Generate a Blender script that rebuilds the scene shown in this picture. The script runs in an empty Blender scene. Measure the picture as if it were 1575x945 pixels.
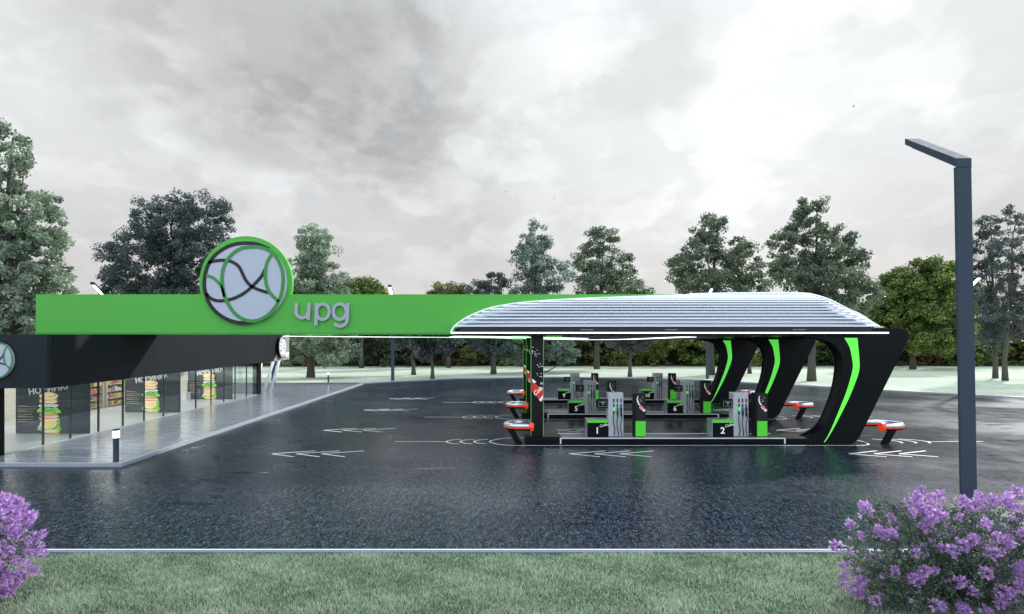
import bpy, math, random
import numpy as np
from mathutils import Vector, Matrix
PI = math.pi
R = math.radians
sc = bpy.context.scene

# ------------------------------------------------------------------ camera, world, sun, exposure
F = 850.0; CX = 787.5; HY = 530.0; H = 4.65        # focal length in photo pixels, vanishing point, eye height
cam_d = bpy.data.cameras.new('camera'); cam = bpy.data.objects.new('camera', cam_d)
sc.collection.objects.link(cam)
cam.location = (0, 0, H); cam.rotation_euler = (R(90), 0, 0)
cam_d.sensor_width = 36; cam_d.lens = F / 1575 * 36; cam_d.shift_y = 57.5 / 1575
cam_d.clip_start = 0.1; cam_d.clip_end = 5000
sc.camera = cam
SUN_AZ, SUN_EL = 46, 31
def sun_dir():
    return Vector((math.sin(R(SUN_AZ)) * math.cos(R(SUN_EL)), math.cos(R(SUN_AZ)) * math.cos(R(SUN_EL)), math.sin(R(SUN_EL))))
sl = bpy.data.lights.new('sun', 'SUN'); sl.energy = 3.4; sl.angle = R(3.0); sl.color = (1.0, 0.975, 0.94)
so = bpy.data.objects.new('sun', sl); sc.collection.objects.link(so)
so.rotation_euler = (-sun_dir()).to_track_quat('-Z', 'Y').to_euler(); so.location = (20, 40, 60)
sc.view_settings.view_transform = 'Standard'; sc.view_settings.look = 'None'
sc.render.engine = "CYCLES"; sc.cycles.use_denoising = True; sc.cycles.sample_clamp_indirect = 4.0; sc.cycles.sample_clamp_direct = 6.0
sc.view_settings.exposure = 0.0; sc.view_settings.gamma = 1; sc.view_settings.use_curve_mapping = False

class NT:
    """small node-tree helper"""
    def __init__(s, tree): s.t = tree; s.n = tree.nodes; s.l = tree.links
    def a(s, typ, **kw):
        n = s.n.new(typ)
        for k, v in kw.items():
            if k.startswith('i_'):
                key = k[2:]; key = int(key) if key.isdigit() else key.replace('_', ' ')
                s.put(n.inputs[key], v)
            else: setattr(n, k, v)
        return n
    def put(s, sock, v):
        if isinstance(v, bpy.types.NodeSocket): s.l.new(v, sock)
        elif isinstance(v, bpy.types.Node): s.l.new(v.outputs[0], sock)
        else: sock.default_value = v
    def m(s, op, a, b=0.0, c=0.0, clamp=False):
        n = s.a('ShaderNodeMath', operation=op, use_clamp=clamp)
        s.put(n.inputs[0], a); s.put(n.inputs[1], b); s.put(n.inputs[2], c); return n.outputs[0]
    def mix(s, f, a, b, t='RGBA'):
        n = s.a('ShaderNodeMix', data_type=t)
        i = {'RGBA': (0, 6, 7), 'FLOAT': (0, 2, 3)}[t]
        s.put(n.inputs[i[0]], f); s.put(n.inputs[i[1]], a); s.put(n.inputs[i[2]], b)
        return n.outputs[2 if t == 'RGBA' else 0]
    def noise(s, vec, scale, detail=4, rough=.55, dist=0.0):
        n = s.a('ShaderNodeTexNoise'); s.put(n.inputs['Vector'], vec)
        n.inputs['Scale'].default_value = scale; n.inputs['Detail'].default_value = detail
        n.inputs['Roughness'].default_value = rough; n.inputs['Distortion'].default_value = dist
        return n.outputs['Fac']
    def ss(s, v, lo, hi, a=0.0, b=1.0):
        n = s.a('ShaderNodeMapRange', interpolation_type='SMOOTHSTEP')
        s.put(n.inputs[0], v); s.put(n.inputs[1], lo); s.put(n.inputs[2], hi); s.put(n.inputs[3], a); s.put(n.inputs[4], b)
        return n.outputs[0]

def pix_dir(x, y): return Vector(((x - CX) / F, 1.0, (HY - y) / F)).normalized()

world = bpy.data.worlds.new('World'); sc.world = world; world.use_nodes = True
w = NT(world.node_tree); w.n.clear()
tc = w.a('ShaderNodeTexCoord').outputs['Generated']
sep = w.a('ShaderNodeSeparateXYZ', i_0=tc)
zc = w.m('ADD', w.m('MAXIMUM', sep.outputs[2], 0.0), 0.42)
comb = w.a('ShaderNodeCombineXYZ', i_0=w.m('DIVIDE', sep.outputs[0], zc), i_1=w.m('DIVIDE', sep.outputs[1], zc), i_2=0.0).outputs[0]
def blob(px, py, r_in, r_out, vec=tc):
    d = w.a('ShaderNodeVectorMath', operation='DOT_PRODUCT'); w.put(d.inputs[0], vec); d.inputs[1].default_value = pix_dir(px, py)
    return w.ss(d.outputs['Value'], math.cos(R(r_out)), math.cos(R(r_in)))
# warped direction so that the cloud masses have ragged edges
wn = w.a('ShaderNodeTexNoise', i_Vector=comb); wn.inputs['Scale'].default_value = 2.4; wn.inputs['Detail'].default_value = 6; wn.inputs['Roughness'].default_value = .6
wv = w.a('ShaderNodeVectorMath', operation='SUBTRACT', i_0=wn.outputs['Color']); wv.inputs[1].default_value = (.5, .5, .5)
wv2 = w.a('ShaderNodeVectorMath', operation='SCALE', i_0=wv.outputs[0]); wv2.inputs['Scale'].default_value = .42
wd = w.a('ShaderNodeVectorMath', operation='ADD', i_0=tc, i_1=wv2.outputs[0])
wd = w.a('ShaderNodeVectorMath', operation='NORMALIZE', i_0=wd.outputs[0]).outputs[0]
n1 = w.noise(comb, 1.7, 9, .55, .3)
n2 = w.noise(comb, 5.0, 9, .58, .5)
puff = w.ss(w.noise(comb, 2.9, 10, .56, .3), .47, .56)
puff2 = w.ss(w.noise(comb, 5.6, 8, .56, .2), .52, .58)
dark = w.m('ADD', w.m('MULTIPLY', blob(450, 60, 7, 15, wd), .9), w.m('MULTIPLY', blob(600, 175, 2, 8, wd), .7), clamp=True)
dark = w.m('ADD', dark, w.m('MULTIPLY', blob(170, 90, 1, 5, wd), .3), clamp=True)
dark = w.m('ADD', dark, w.m('MULTIPLY', blob(975, 110, 1, 7, wd), .45), clamp=True)
dark = w.m('ADD', dark, w.m('MULTIPLY', blob(1450, 330, 1, 16, wd), .3), clamp=True)
glow = blob(1170, 100, 3, 30)
lum = w.m('ADD', .77, w.m('MULTIPLY', w.m('SUBTRACT', n1, .5), .34))
lum = w.m('ADD', lum, w.m('MULTIPLY', w.m('SUBTRACT', n2, .5), .20))
lum = w.m('ADD', lum, w.m('ADD', w.m('MULTIPLY', w.m('SUBTRACT', puff, .5), .11), w.m('MULTIPLY', w.m('SUBTRACT', puff2, .5), .05)))
lum = w.m('ADD', lum, w.m('MULTIPLY', glow, .26))
lum = w.m('SUBTRACT', lum, w.m('MULTIPLY', dark, .23))
# the rest of the dome (overhead and behind) is brighter open cloud
over = w.ss(sep.outputs[2], .45, .9); back = w.ss(sep.outputs[1], .25, -.5)
lum = w.m('ADD', lum, w.m('MULTIPLY', w.m('MAXIMUM', over, back), .60))
lum = w.m('ADD', w.m('MAXIMUM', lum, .3), w.m('MULTIPLY', blob(60, 60, 2, 15), .14))
hor = w.ss(sep.outputs[2], .0, .30)
lum = w.mix(w.m('MULTIPLY', w.m('SUBTRACT', 1.0, hor), .6), lum, .66, 'FLOAT')
tint = w.mix(hor, (1.0, .97, .95, 1), (.965, .985, 1.0, 1))
tint = w.mix(w.m('MAXIMUM', over, back), tint, (.86, .95, 1.08, 1))
bg1 = w.a('ShaderNodeBackground', i_Color=tint, i_Strength=lum)
sky = w.a('ShaderNodeTexSky', sky_type='NISHITA', sun_disc=False, sun_elevation=R(SUN_EL), sun_rotation=R(SUN_AZ), altitude=100)
bg2 = w.a('ShaderNodeBackground', i_Color=sky.outputs[0], i_Strength=.10)
gap = w.ss(w.m('ADD', n1, w.m('MULTIPLY', n2, .35)), .74, .92)
mx = w.a('ShaderNodeMixShader', i_0=w.m('MULTIPLY', gap, .3), i_1=bg1.outputs[0], i_2=bg2.outputs[0])
w.a('ShaderNodeOutputWorld', i_Surface=mx.outputs[0])

# ------------------------------------------------------------------ helpers
rng = np.random.default_rng(7); random.seed(7)
def G(x, y, z=0.0):
    """photo pixel -> point on the level z"""
    Y = F * (H - z) / (y - HY); return ((x - CX) / F * Y, Y)
def PX(x, Y): return (x - CX) / F * Y
def PZ(y, Y): return H + (HY - y) / F * Y

MATS = {}
def mat(name, col=(.5, .5, .5), rough=.6, metal=0.0, emit=0.0, ecol=None, coat=0.0, var=0.0, vscale=6.0, bump=0.0, bscale=80, spec=None):
    if name in MATS: return MATS[name]
    m = bpy.data.materials.new(name); m.use_nodes = True; t = NT(m.node_tree); t.n.clear()
    b = t.a('ShaderNodeBsdfPrincipled'); t.a('ShaderNodeOutputMaterial', i_Surface=b.outputs[0])
    c = (*col, 1)
    co = t.a('ShaderNodeTexCoord').outputs['Object']
    if var > 0:
        nz = t.noise(co, vscale, 6, .6)
        k = t.m('ADD', 1.0 - var, t.m('MULTIPLY', nz, 2 * var))
        hs = t.a('ShaderNodeHueSaturation', i_Color=c, i_Value=k); c = hs.outputs[0]
    t.put(b.inputs['Base Color'], c)
    if rough > .05 and var > 0:
        t.put(b.inputs['Roughness'], t.m('ADD', rough - .06, t.m('MULTIPLY', t.noise(co, vscale * 2.3, 4), .12)))
    else: b.inputs['Roughness'].default_value = rough
    b.inputs['Metallic'].default_value = metal
    b.inputs['Coat Weight'].default_value = coat
    if spec is not None: b.inputs['Specular IOR Level'].default_value = spec
    if emit > 0:
        b.inputs['Emission Color'].default_value = (*(ecol or col), 1); b.inputs['Emission Strength'].default_value = emit
    if bump > 0:
        bm_ = t.a('ShaderNodeBump', i_Height=t.noise(co, bscale, 5, .6)); bm_.inputs['Strength'].default_value = bump
        bm_.inputs['Distance'].default_value = .01; t.put(b.inputs['Normal'], bm_.outputs[0])
    MATS[name] = m; return m

class MB:
    def __init__(s): s.v = []; s.f = []; s.mi = []; s.cur = 0
    def add(s, vs, fs):
        o = len(s.v); s.v += [tuple(p) for p in vs]; s.f += [tuple(i + o for i in f) for f in fs]; s.mi += [s.cur] * len(fs); return s
    def box(s, x0, x1, y0, y1, z0, z1, bev=0.0):
        if x0 > x1: x0, x1 = x1, x0
        if y0 > y1: y0, y1 = y1, y0
        if bev <= 0:
            vs = [(x, y, z) for z in (z0, z1) for y in (y0, y1) for x in (x0, x1)]
            return s.add(vs, [(0, 2, 3, 1), (4, 5, 7, 6), (0, 1, 5, 4), (2, 6, 7, 3), (0, 4, 6, 2), (1, 3, 7, 5)])
        b = min(bev, (x1 - x0) / 2.2, (y1 - y0) / 2.2, (z1 - z0) / 2.2)   # chamfered box
        c = [(x0, x1), (y0, y1), (z0, z1)]; vs = []; idx = {}
        for k in range(8):
            s3 = (k & 1, k >> 1 & 1, k >> 2 & 1)
            for ax in range(3):
                p = [c[i][s3[i]] + (0 if i == ax else (b if s3[i] == 0 else -b)) for i in range(3)]
                idx[(k, ax)] = len(vs); vs.append(tuple(p))
        fs = []
        for ax in range(3):
            o1, o2 = [i for i in range(3) if i != ax]
            for sd in (0, 1):
                q = []
                for (a_, b_) in ((0, 0), (1, 0), (1, 1), (0, 1)):
                    k = (sd << ax) | (a_ << o1) | (b_ << o2); q.append(idx[(k, ax)])
                fs.append(tuple(q))
            for (a_, b_) in ((0, 0), (1, 0), (1, 1), (0, 1)):     # edges parallel to ax
                k0 = (a_ << o1) | (b_ << o2); k1 = k0 | (1 << ax)
                fs.append((idx[(k0, o1)], idx[(k1, o1)], idx[(k1, o2)], idx[(k0, o2)]))
        for k in range(8): fs.append((idx[(k, 0)], idx[(k, 1)], idx[(k, 2)]))
        return s.add(vs, fs)
    def prism(s, pts, fn, d0, d1):
        """closed outline pts (2-D) swept from depth d0 to d1; fn(u, v, d) -> xyz"""
        n = len(pts)
        vs = [fn(u, v, d0) for u, v in pts] + [fn(u, v, d1) for u, v in pts]
        return s.add(vs, [tuple(range(n)), tuple(range(2 * n - 1, n - 1, -1))] + [(i, (i + 1) % n, (i + 1) % n + n, i + n) for i in range(n)])
    def ribbon(s, pts, wd, z0, z1=None):
        """flat or raised band of width wd along ground points (x, y)"""
        P = [Vector((p[0], p[1])) for p in pts]; L = []; Rr = []
        for i, p in enumerate(P):
            a = P[max(i - 1, 0)]; b = P[min(i + 1, len(P) - 1)]; d = (b - a).normalized(); n = Vector((-d.y, d.x)) * wd / 2
            L.append(p + n); Rr.append(p - n)
        if z1 is None:
            vs = [(*p, z0) for p in L] + [(*p, z0) for p in Rr]; n = len(P)
            return s.add(vs, [(i, i + n, i + n + 1, i + 1) for i in range(n - 1)])
        n = len(P); vs = [(*p, z) for z in (z0, z1) for q in (L, Rr) for p in q]; fs = []
        for i in range(n - 1):
            fs += [(2 * n + i, 3 * n + i, 3 * n + i + 1, 2 * n + i + 1), (i, i + 2 * n, i + 2 * n + 1, i + 1), (n + i, n + i + 1, 3 * n + i + 1, 3 * n + i), (i, i + 1, n + i + 1, n + i)]
        fs += [(0, n, 3 * n, 2 * n), (n - 1, 3 * n - 1, 4 * n - 1, 2 * n - 1)]
        return s.add(vs, fs)
    def tube(s, pts, rad, seg=8, caps=True):
        P = [Vector(p) for p in pts]; n = len(P)
        rad = rad if isinstance(rad, (list, tuple)) else [rad] * n
        up = Vector((0, 0, 1)); vs = []; prev = None
        for i, p in enumerate(P):
            d = (P[min(i + 1, n - 1)] - P[max(i - 1, 0)]).normalized()
            if prev is None: a = d.cross(up if abs(d.z) < .9 else Vector((1, 0, 0))).normalized()
            else: a = (prev - d * prev.dot(d)).normalized()
            prev = a; b = d.cross(a)
            for k in range(seg):
                t = 2 * PI * k / seg; vs.append(p + (a * math.cos(t) + b * math.sin(t)) * rad[i])
        fs = [(i * seg + k, i * seg + (k + 1) % seg, (i + 1) * seg + (k + 1) % seg, (i + 1) * seg + k) for i in range(n - 1) for k in range(seg)]
        if caps: fs += [tuple(range(seg - 1, -1, -1)), tuple(range((n - 1) * seg, n * seg))]
        return s.add(vs, fs)
    def build(s, name, mats, parent=None, smooth=False):
        return mk(name, s.v, s.f, mats, parent, smooth, s.mi)

def mk(name, vs, fs, mats, parent=None, smooth=False, mi=None):
    me = bpy.data.meshes.new(name)
    if parent is not None:
        o = world_loc(parent); vs = [(p[0] - o[0], p[1] - o[1], p[2] - o[2]) for p in vs]
    me.from_pydata(vs, [], fs)
    mats = mats if isinstance(mats, (list, tuple)) else [mats]
    for m in mats: me.materials.append(m)
    if mi and len(mats) > 1: me.polygons.foreach_set('material_index', mi)
    if smooth: me.polygons.foreach_set('use_smooth', [True] * len(me.polygons))
    me.update()
    ob = bpy.data.objects.new(name, me); sc.collection.objects.link(ob)
    if parent is not None: ob.parent = parent
    return ob

def world_loc(o):
    v = Vector((0, 0, 0))
    while o is not None: v += o.location; o = o.parent
    return v
def tag(o, label=None, cat=None, group=None, kind=None):
    if label: o['label'] = label
    if cat: o['category'] = cat
    if group: o['group'] = group
    if kind: o['kind'] = kind
    return o
def thing(name, label, cat, loc=(0, 0, 0), group=None):
    o = bpy.data.objects.new(name, None); sc.collection.objects.link(o); o.location = loc; o.empty_display_size = .3
    return tag(o, label, cat, group)
def copy_tree(o, loc=None, parent=None):
    c = o.copy(); sc.collection.objects.link(c); c.parent = parent
    if loc is not None: c.location = loc
    for ch in list(o.children): copy_tree(ch, None, c)
    return c
def struct(name, mb, m, smooth=False): return tag(mb.build(name, m, None, smooth), kind='structure')

def catmull(pts, n=6, closed=False):
    out = []; N = len(pts)
    for i in range(N if closed else N - 1):
        g = lambda k: pts[k % N] if closed else pts[min(max(k, 0), N - 1)]
        p0, p1, p2, p3 = g(i - 1), g(i), g(i + 1), g(i + 2)
        for j in range(n):
            t = j / n
            out.append(tuple(.5 * (2 * b + (c - a) * t + (2 * a - 5 * b + 4 * c - d) * t * t + (3 * b - a - 3 * c + d) * t ** 3) for a, b, c, d in zip(p0, p1, p2, p3)))
    if not closed: out.append(tuple(pts[-1]))
    return out

def text(name, body, m, parent, origin, size, depth=.01, axes=((1, 0, 0), (0, 0, 1)), bold=0.0, shear=0.0, align='CENTER', rot=0.0):
    """raised lettering; origin is a world point, axes = reading direction and up"""
    cu = bpy.data.curves.new(name, 'FONT'); cu.body = body; cu.size = size; cu.extrude = depth; cu.offset = bold; cu.shear = shear
    cu.align_x = align; cu.align_y = 'CENTER'; cu.resolution_u = 4
    tmp = bpy.data.objects.new('tmp', cu); sc.collection.objects.link(tmp)
    me = bpy.data.meshes.new_from_object(tmp.evaluated_get(bpy.context.evaluated_depsgraph_get()))
    bpy.data.objects.remove(tmp); bpy.data.curves.remove(cu)
    X = Vector(axes[0]); Y = Vector(axes[1]); Z = X.cross(Y)
    M = Matrix((X, Y, Z)).transposed().to_4x4() @ Matrix.Rotation(rot, 4, 'Z')
    me.transform(Matrix.Translation(Vector(origin) - world_loc(parent)) @ M)
    me.materials.clear(); me.materials.append(m); me.name = name
    ob = bpy.data.objects.new(name, me); sc.collection.objects.link(ob); ob.parent = parent
    return ob

def quads(name, verts, nper, mats, parent=None, cols=None):
    """numpy array (n, nper, 3) of separate faces -> one mesh with an optional colour per face"""
    n = len(verts); me = bpy.data.meshes.new(name); v = verts.reshape(-1, 3).astype(np.float32)
    if parent is not None: v = v - np.array(world_loc(parent), dtype=np.float32)
    me.vertices.add(n * nper); me.vertices.foreach_set('co', v.ravel())
    me.loops.add(n * nper); me.loops.foreach_set('vertex_index', np.arange(n * nper, dtype=np.int32))
    me.polygons.add(n); me.polygons.foreach_set('loop_start', np.arange(0, n * nper, nper, dtype=np.int32))
    if cols is not None:
        at = me.attributes.new('leafcol', 'FLOAT_COLOR', 'FACE'); c4 = np.ones((n, 4), dtype=np.float32); c4[:, :3] = cols
        at.data.foreach_set('color', c4.ravel())
    me.update(calc_edges=True)
    me.materials.append(mats)
    ob = bpy.data.objects.new(name, me); sc.collection.objects.link(ob)
    if parent is not None: ob.parent = parent
    return ob

def leaf_mat(name, rough=.5, trans=.3, spec=.3):
    m = bpy.data.materials.new(name); m.use_nodes = True; t = NT(m.node_tree); t.n.clear()
    at = t.a('ShaderNodeAttribute', attribute_name='leafcol').outputs['Color']
    b = t.a('ShaderNodeBsdfPrincipled', i_Base_Color=at); b.inputs['Roughness'].default_value = rough
    b.inputs['Specular IOR Level'].default_value = spec
    tr = t.a('ShaderNodeBsdfTranslucent', i_Color=t.a('ShaderNodeHueSaturation', i_Color=at, i_Value=1.25, i_Saturation=1.1).outputs[0])
    mxx = t.a('ShaderNodeMixShader', i_0=trans, i_1=b.outputs[0], i_2=tr.outputs[0])
    t.a('ShaderNodeOutputMaterial', i_Surface=mxx.outputs[0]); return m
LEAF = leaf_mat('foliage', .38, .30, .5); GRASS = leaf_mat('grass_blades', .45, .42, .35); PETAL = leaf_mat('petals', .55, .4, .2)

# ------------------------------------------------------------------ surface materials
def asphalt():
    m = bpy.data.materials.new('wet_asphalt'); m.use_nodes = True; t = NT(m.node_tree); t.n.clear()
    co = t.a('ShaderNodeTexCoord').outputs['Object']
    big = t.noise(co, .13, 4, .6); mid = t.noise(co, .9, 5, .65); 
    def grain(mx, my, k, off):
        mp = t.a('ShaderNodeMapping', i_Vector=co); mp.inputs['Scale'].default_value = (mx, my, 1); mp.inputs['Location'].default_value = (off, off, 0)
        return t.noise(mp.outputs[0], k, 2, .9)
    fine = t.mix(.42, grain(1, .42, 21, 0), grain(1, .30, 8, 3), 'FLOAT'); gr = t.mix(.4, grain(1, .40, 24, 7), grain(1, .28, 9, 9), 'FLOAT')
    st = t.a('ShaderNodeMapping', i_Vector=co); st.inputs['Scale'].default_value = (.30, 1.9, 1)
    pud = t.ss(t.noise(st.outputs[0], .8, 5, .62), .635, .67)
    col = t.mix(t.ss(fine, .45, .57), (.001, .002, .004, 1), (.040, .058, .088, 1))
    col = t.mix(t.ss(gr, .56, .64), col, (.13, .165, .21, 1))  # pale specks painted into the colour for glints of the wet surface
    col = t.mix(t.m('MULTIPLY', pud, .6), col, (.02, .025, .03, 1))
    ro = t.m('ADD', .19, t.m('MULTIPLY', t.ss(big, .38, .66), .13)); ro = t.m('ADD', ro, t.m('MULTIPLY', t.m('SUBTRACT', mid, .5), .14))
    ro = t.mix(pud, ro, .05, 'FLOAT')
    b = t.a('ShaderNodeBsdfPrincipled', i_Base_Color=col, i_Roughness=ro); b.inputs['Specular IOR Level'].default_value = .12
    b.inputs['Specular Tint'].default_value = (.66, .84, 1, 1)
    bp = t.a('ShaderNodeBump', i_Height=t.m('ADD', gr, t.m('MULTIPLY', fine, .5)))
    bp.inputs['Distance'].default_value = .016
    t.put(bp.inputs['Strength'], t.mix(pud, .5, .04, 'FLOAT')); t.put(b.inputs['Normal'], bp.outputs[0])
    t.a('ShaderNodeOutputMaterial', i_Surface=b.outputs[0]); return m
def paving():
    m = bpy.data.materials.new('wet_paving'); m.use_nodes = True; t = NT(m.node_tree); t.n.clear()
    co = t.a('ShaderNodeTexCoord').outputs['Object']
    br = t.a('ShaderNodeTexBrick', i_Vector=co); br.inputs['Scale'].default_value = 1
    br.inputs['Brick Width'].default_value = .6; br.inputs['Row Height'].default_value = .3; br.inputs['Mortar Size'].default_value = .012
    br.inputs['Color1'].default_value = (.30, .33, .39, 1); br.inputs['Color2'].default_value = (.42, .46, .53, 1); br.inputs['Mortar'].default_value = (.05, .05, .055, 1)
    br.inputs['Bias'].default_value = .1
    wet = t.noise(co, .5, 5, .6)
    b = t.a('ShaderNodeBsdfPrincipled', i_Base_Color=br.outputs['Color'], i_Roughness=t.ss(wet, .35, .75, .04, .13)); b.inputs['Specular IOR Level'].default_value = .95
    st = t.a('ShaderNodeMapping', i_Vector=co); st.inputs['Scale'].default_value = (.5, 1.5, 1)
    hgt = t.m('ADD', t.m('MULTIPLY', br.outputs['Fac'], -.5), t.m('MULTIPLY', t.noise(st.outputs[0], 2.2, 4, .6), 1.6))
    bp = t.a('ShaderNodeBump', i_Height=hgt); bp.inputs['Strength'].default_value = .6; bp.inputs['Distance'].default_value = .035
    t.put(b.inputs['Normal'], bp.outputs[0]); t.a('ShaderNodeOutputMaterial', i_Surface=b.outputs[0]); return m
def ground_mat(name, c1, c2, s1=.25, s2=9.0, bump=.3):
    m = bpy.data.materials.new(name); m.use_nodes = True; t = NT(m.node_tree); t.n.clear()
    co = t.a('ShaderNodeTexCoord').outputs['Object']
    k = t.m('ADD', t.m('MULTIPLY', t.noise(co, s1, 5, .6), .6), t.m('MULTIPLY', t.noise(co, s2, 4, .7), .5))
    col = t.mix(t.ss(k, .35, .75), (*c1, 1), (*c2, 1))
    b = t.a('ShaderNodeBsdfPrincipled', i_Base_Color=col); b.inputs['Roughness'].default_value = .9; b.inputs['Specular IOR Level'].default_value = .15
    bp = t.a('ShaderNodeBump', i_Height=t.noise(co, s2 * 3, 4, .7)); bp.inputs['Strength'].default_value = bump; bp.inputs['Distance'].default_value = .05
    t.put(b.inputs['Normal'], bp.outputs[0]); t.a('ShaderNodeOutputMaterial', i_Surface=b.outputs[0]); return m
def glass():
    m = bpy.data.materials.new('shop_glass'); m.use_nodes = True; t = NT(m.node_tree); t.n.clear()
    lw = t.a('ShaderNodeLayerWeight'); lw.inputs['Blend'].default_value = .5; fr = t.m('ADD', .035, t.m('MULTIPLY', t.m('POWER', lw.outputs['Facing'], 3.6), .55))
    g = t.a('ShaderNodeBsdfGlossy'); g.inputs['Roughness'].default_value = .02; g.inputs['Color'].default_value = (.92, .97, .97, 1)
    tr = t.a('ShaderNodeBsdfTransparent'); tr.inputs['Color'].default_value = (.90, .95, .94, 1)
    mxx = t.a('ShaderNodeMixShader', i_0=fr, i_1=tr.outputs[0], i_2=g.outputs[0])
    t.a('ShaderNodeOutputMaterial', i_Surface=mxx.outputs[0]); return m
ASPH = asphalt(); PAVE = paving(); GLASS = glass()
FAR = ground_mat('pale_meadow', (.46, .56, .44), (.64, .70, .56), .05, 1.2, .1)
SOIL = ground_mat('lawn_soil', (.05, .09, .045), (.10, .15, .08), .8, 14)
KERB = mat('kerb_stone', (.42, .46, .52), .45, var=.12, vscale=5, bump=.2)
KERBW = mat('kerb_white_edge', (.82, .84, .88), .35, var=.06)
PAINT = mat('road_paint', (.78, .80, .82), .45, var=.10, vscale=9)
BLACK = mat('gloss_black', (.004, .005, .007), .42, var=.1, spec=.16)
DARK = mat('dark_cladding', (.010, .013, .018), .6, var=.35, vscale=30, bump=.25, bscale=60, spec=.2)
DARKF = mat('dark_front_cladding', (.014, .019, .028), .5, var=.2, vscale=10, spec=.25)
GREEN = mat('fascia_green', (.105, .53, .068), .55, var=.025, vscale=.6)
GREENL = mat('lit_green', (.12, .85, .06), .4, emit=.62, ecol=(.13, .92, .09))
GREENP = mat('panel_green', (.09, .60, .04), .35, emit=.22, ecol=(.1, .8, .05))
WHITEL = mat('white_led', (.9, .9, .9), .4, emit=3.0, ecol=(.93, .97, 1))
LAMPL = mat('lamp_light', (.9, .9, .9), .4, emit=14.0, ecol=(.88, .94, 1))
SILVER = mat('brushed_silver', (.86, .90, .97), .26, metal=.75)
SILVER2 = mat('roof_sheet', (.62, .68, .76), .34, metal=.7, var=.05)
CAB = mat('dispenser_grey', (.58, .61, .66), .38, metal=.1, var=.05)
DISC = mat('disc_grey', (.56, .62, .76), .45, var=.05, vscale=2, bump=.15, bscale=120)
LOGOG = mat('logo_green', (.05, .32, .06), .45, var=.04)
LETTER = mat('letter_grey', (.46, .49, .60), .4, metal=.2, var=.05)
POLE = mat('lamp_post_grey', (.060, .080, .115), .75, var=.08, vscale=2, bump=.05, spec=.15)
BARK = mat('bark', (.10, .09, .08), .9, var=.4, vscale=9, bump=.8, bscale=14)
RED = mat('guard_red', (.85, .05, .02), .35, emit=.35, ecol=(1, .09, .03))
REDP = mat('poster_red', (.75, .03, .02), .4, emit=.12, ecol=(.9, .04, .02))
WHITE = mat('white', (.78, .79, .80), .5, var=.05)
WHITET = mat('white_print', (.85, .86, .88), .5, emit=.25, ecol=(1, 1, 1))
RUBBER = mat('rubber', (.012, .012, .014), .55)
BLUE = mat('nozzle_blue', (.05, .13, .55), .4, emit=.1)
MULL = mat('mullion', (.06, .065, .075), .4, metal=.4)

# ------------------------------------------------------------------ ground, roads, kerbs
KY0, KY1 = 12.10, 12.29
mb = MB(); mb.add([(-1500, -200, 0), (1500, -200, 0), (1500, 2500, 0), (-1500, 2500, 0)], [(0, 1, 2, 3)]); struct('ground', mb, FAR)
edge_px = [(1575, 613), (1400, 603.5), (1250, 595), (1100, 586.5), (1000, 582.5), (850, 580.5), (700, 583), (600, 588), (560, 590.5)]
edge = [G(*p) for p in edge_px]
e_r = [(75, 30), (60, 38)]; far = e_r + edge
pave_far = [G(450, 589.8), G(300, 589.8)]
LK = [(-60, 21.07), (-14.93, 21.07), G(560, 590.5)]       # kerb of the shop pavement
mb = MB()
out = [(75, KY1 - .02)] + far + [(-60, 66), (-60, KY1 - .02)]
mb.add([(x, y, .004) for x, y in out], [tuple(range(len(out)))]); struct('asphalt_forecourt', mb, ASPH)
mb = MB(); pv = [(-60, 21.17), (-14.98, 21.17), (G(560, 590.5)[0] - .08, 65.6), (-60, 65.6)]
mb.prism(pv, lambda u, v, d: (u, v, d), .006, .126); struct('shop_pavement', mb, PAVE)
mb = MB(); mb.ribbon([(-60, 21.07), (-14.93, 21.07)], .2, .0, .132); mb.ribbon([(-14.93, 20.98), (G(560, 590.5)[0], 65.7)], .2, .002, .134); struct('pavement_kerb', mb, KERB)
mb = MB(); mb.ribbon(far + [(-60, 66)], .35, .0, .11); struct('far_kerb', mb, KERB)
mb = MB(); mb.box(-60, 60, KY0, KY0 + .13, 0, .10); struct('front_kerb', mb, mat('kerb_front_stone', (.13, .18, .26), .5, var=.12, vscale=5, bump=.2))
mb = MB(); mb.box(-60, 60, KY0 + .133, KY1 - .01, 0, .106); struct('front_kerb_edge', mb, KERBW)
mb = MB(); mb.box(-60, 60, -30, KY0 - .004, 0, .055); struct('front_lawn_soil', mb, SOIL)

def grass():
    n = 300000
    x = rng.uniform(-15, 15, n); y = 7.6 + (KY0 - .03 - 7.6) * rng.uniform(0, 1, n)
    h = rng.uniform(.04, .10, n); wd = rng.uniform(.007, .014, n)
    n1 = np.sin(x * 1.7 + np.sin(y * 2.3)) * np.sin(y * 2.9 + x * .6) + .6 * np.sin(x * 6.1 + 2 * np.sin(y * 5.2)) * np.sin(y * 8.3 + x * 2)
    h *= 1 + .28 * n1
    a = rng.uniform(0, 2 * PI, n); la = rng.uniform(0, 2 * PI, n); ll = h * rng.uniform(.2, .9, n)
    b = np.stack([x, y, np.full(n, .05)], 1)
    d = np.stack([np.cos(a) * wd, np.sin(a) * wd, np.zeros(n)], 1)
    tip = b + np.stack([np.cos(la) * ll, np.sin(la) * ll, h], 1)
    v = np.stack([b - d, b + d, tip], 1)
    t = np.clip(.5 + .22 * n1 + rng.normal(0, .42, n), 0, 1)[:, None]
    c = np.array([.11, .19, .12]) * (1 - t) + np.array([.52, .62, .48]) * t
    dry = rng.uniform(0, 1, n) < .06; c[dry] = np.array([.42, .42, .30])
    return tag(quads('lawn_grass', v, 3, GRASS, None, c), 'short mown green lawn along the front kerb', 'grass', kind='stuff')
grass()

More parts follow.
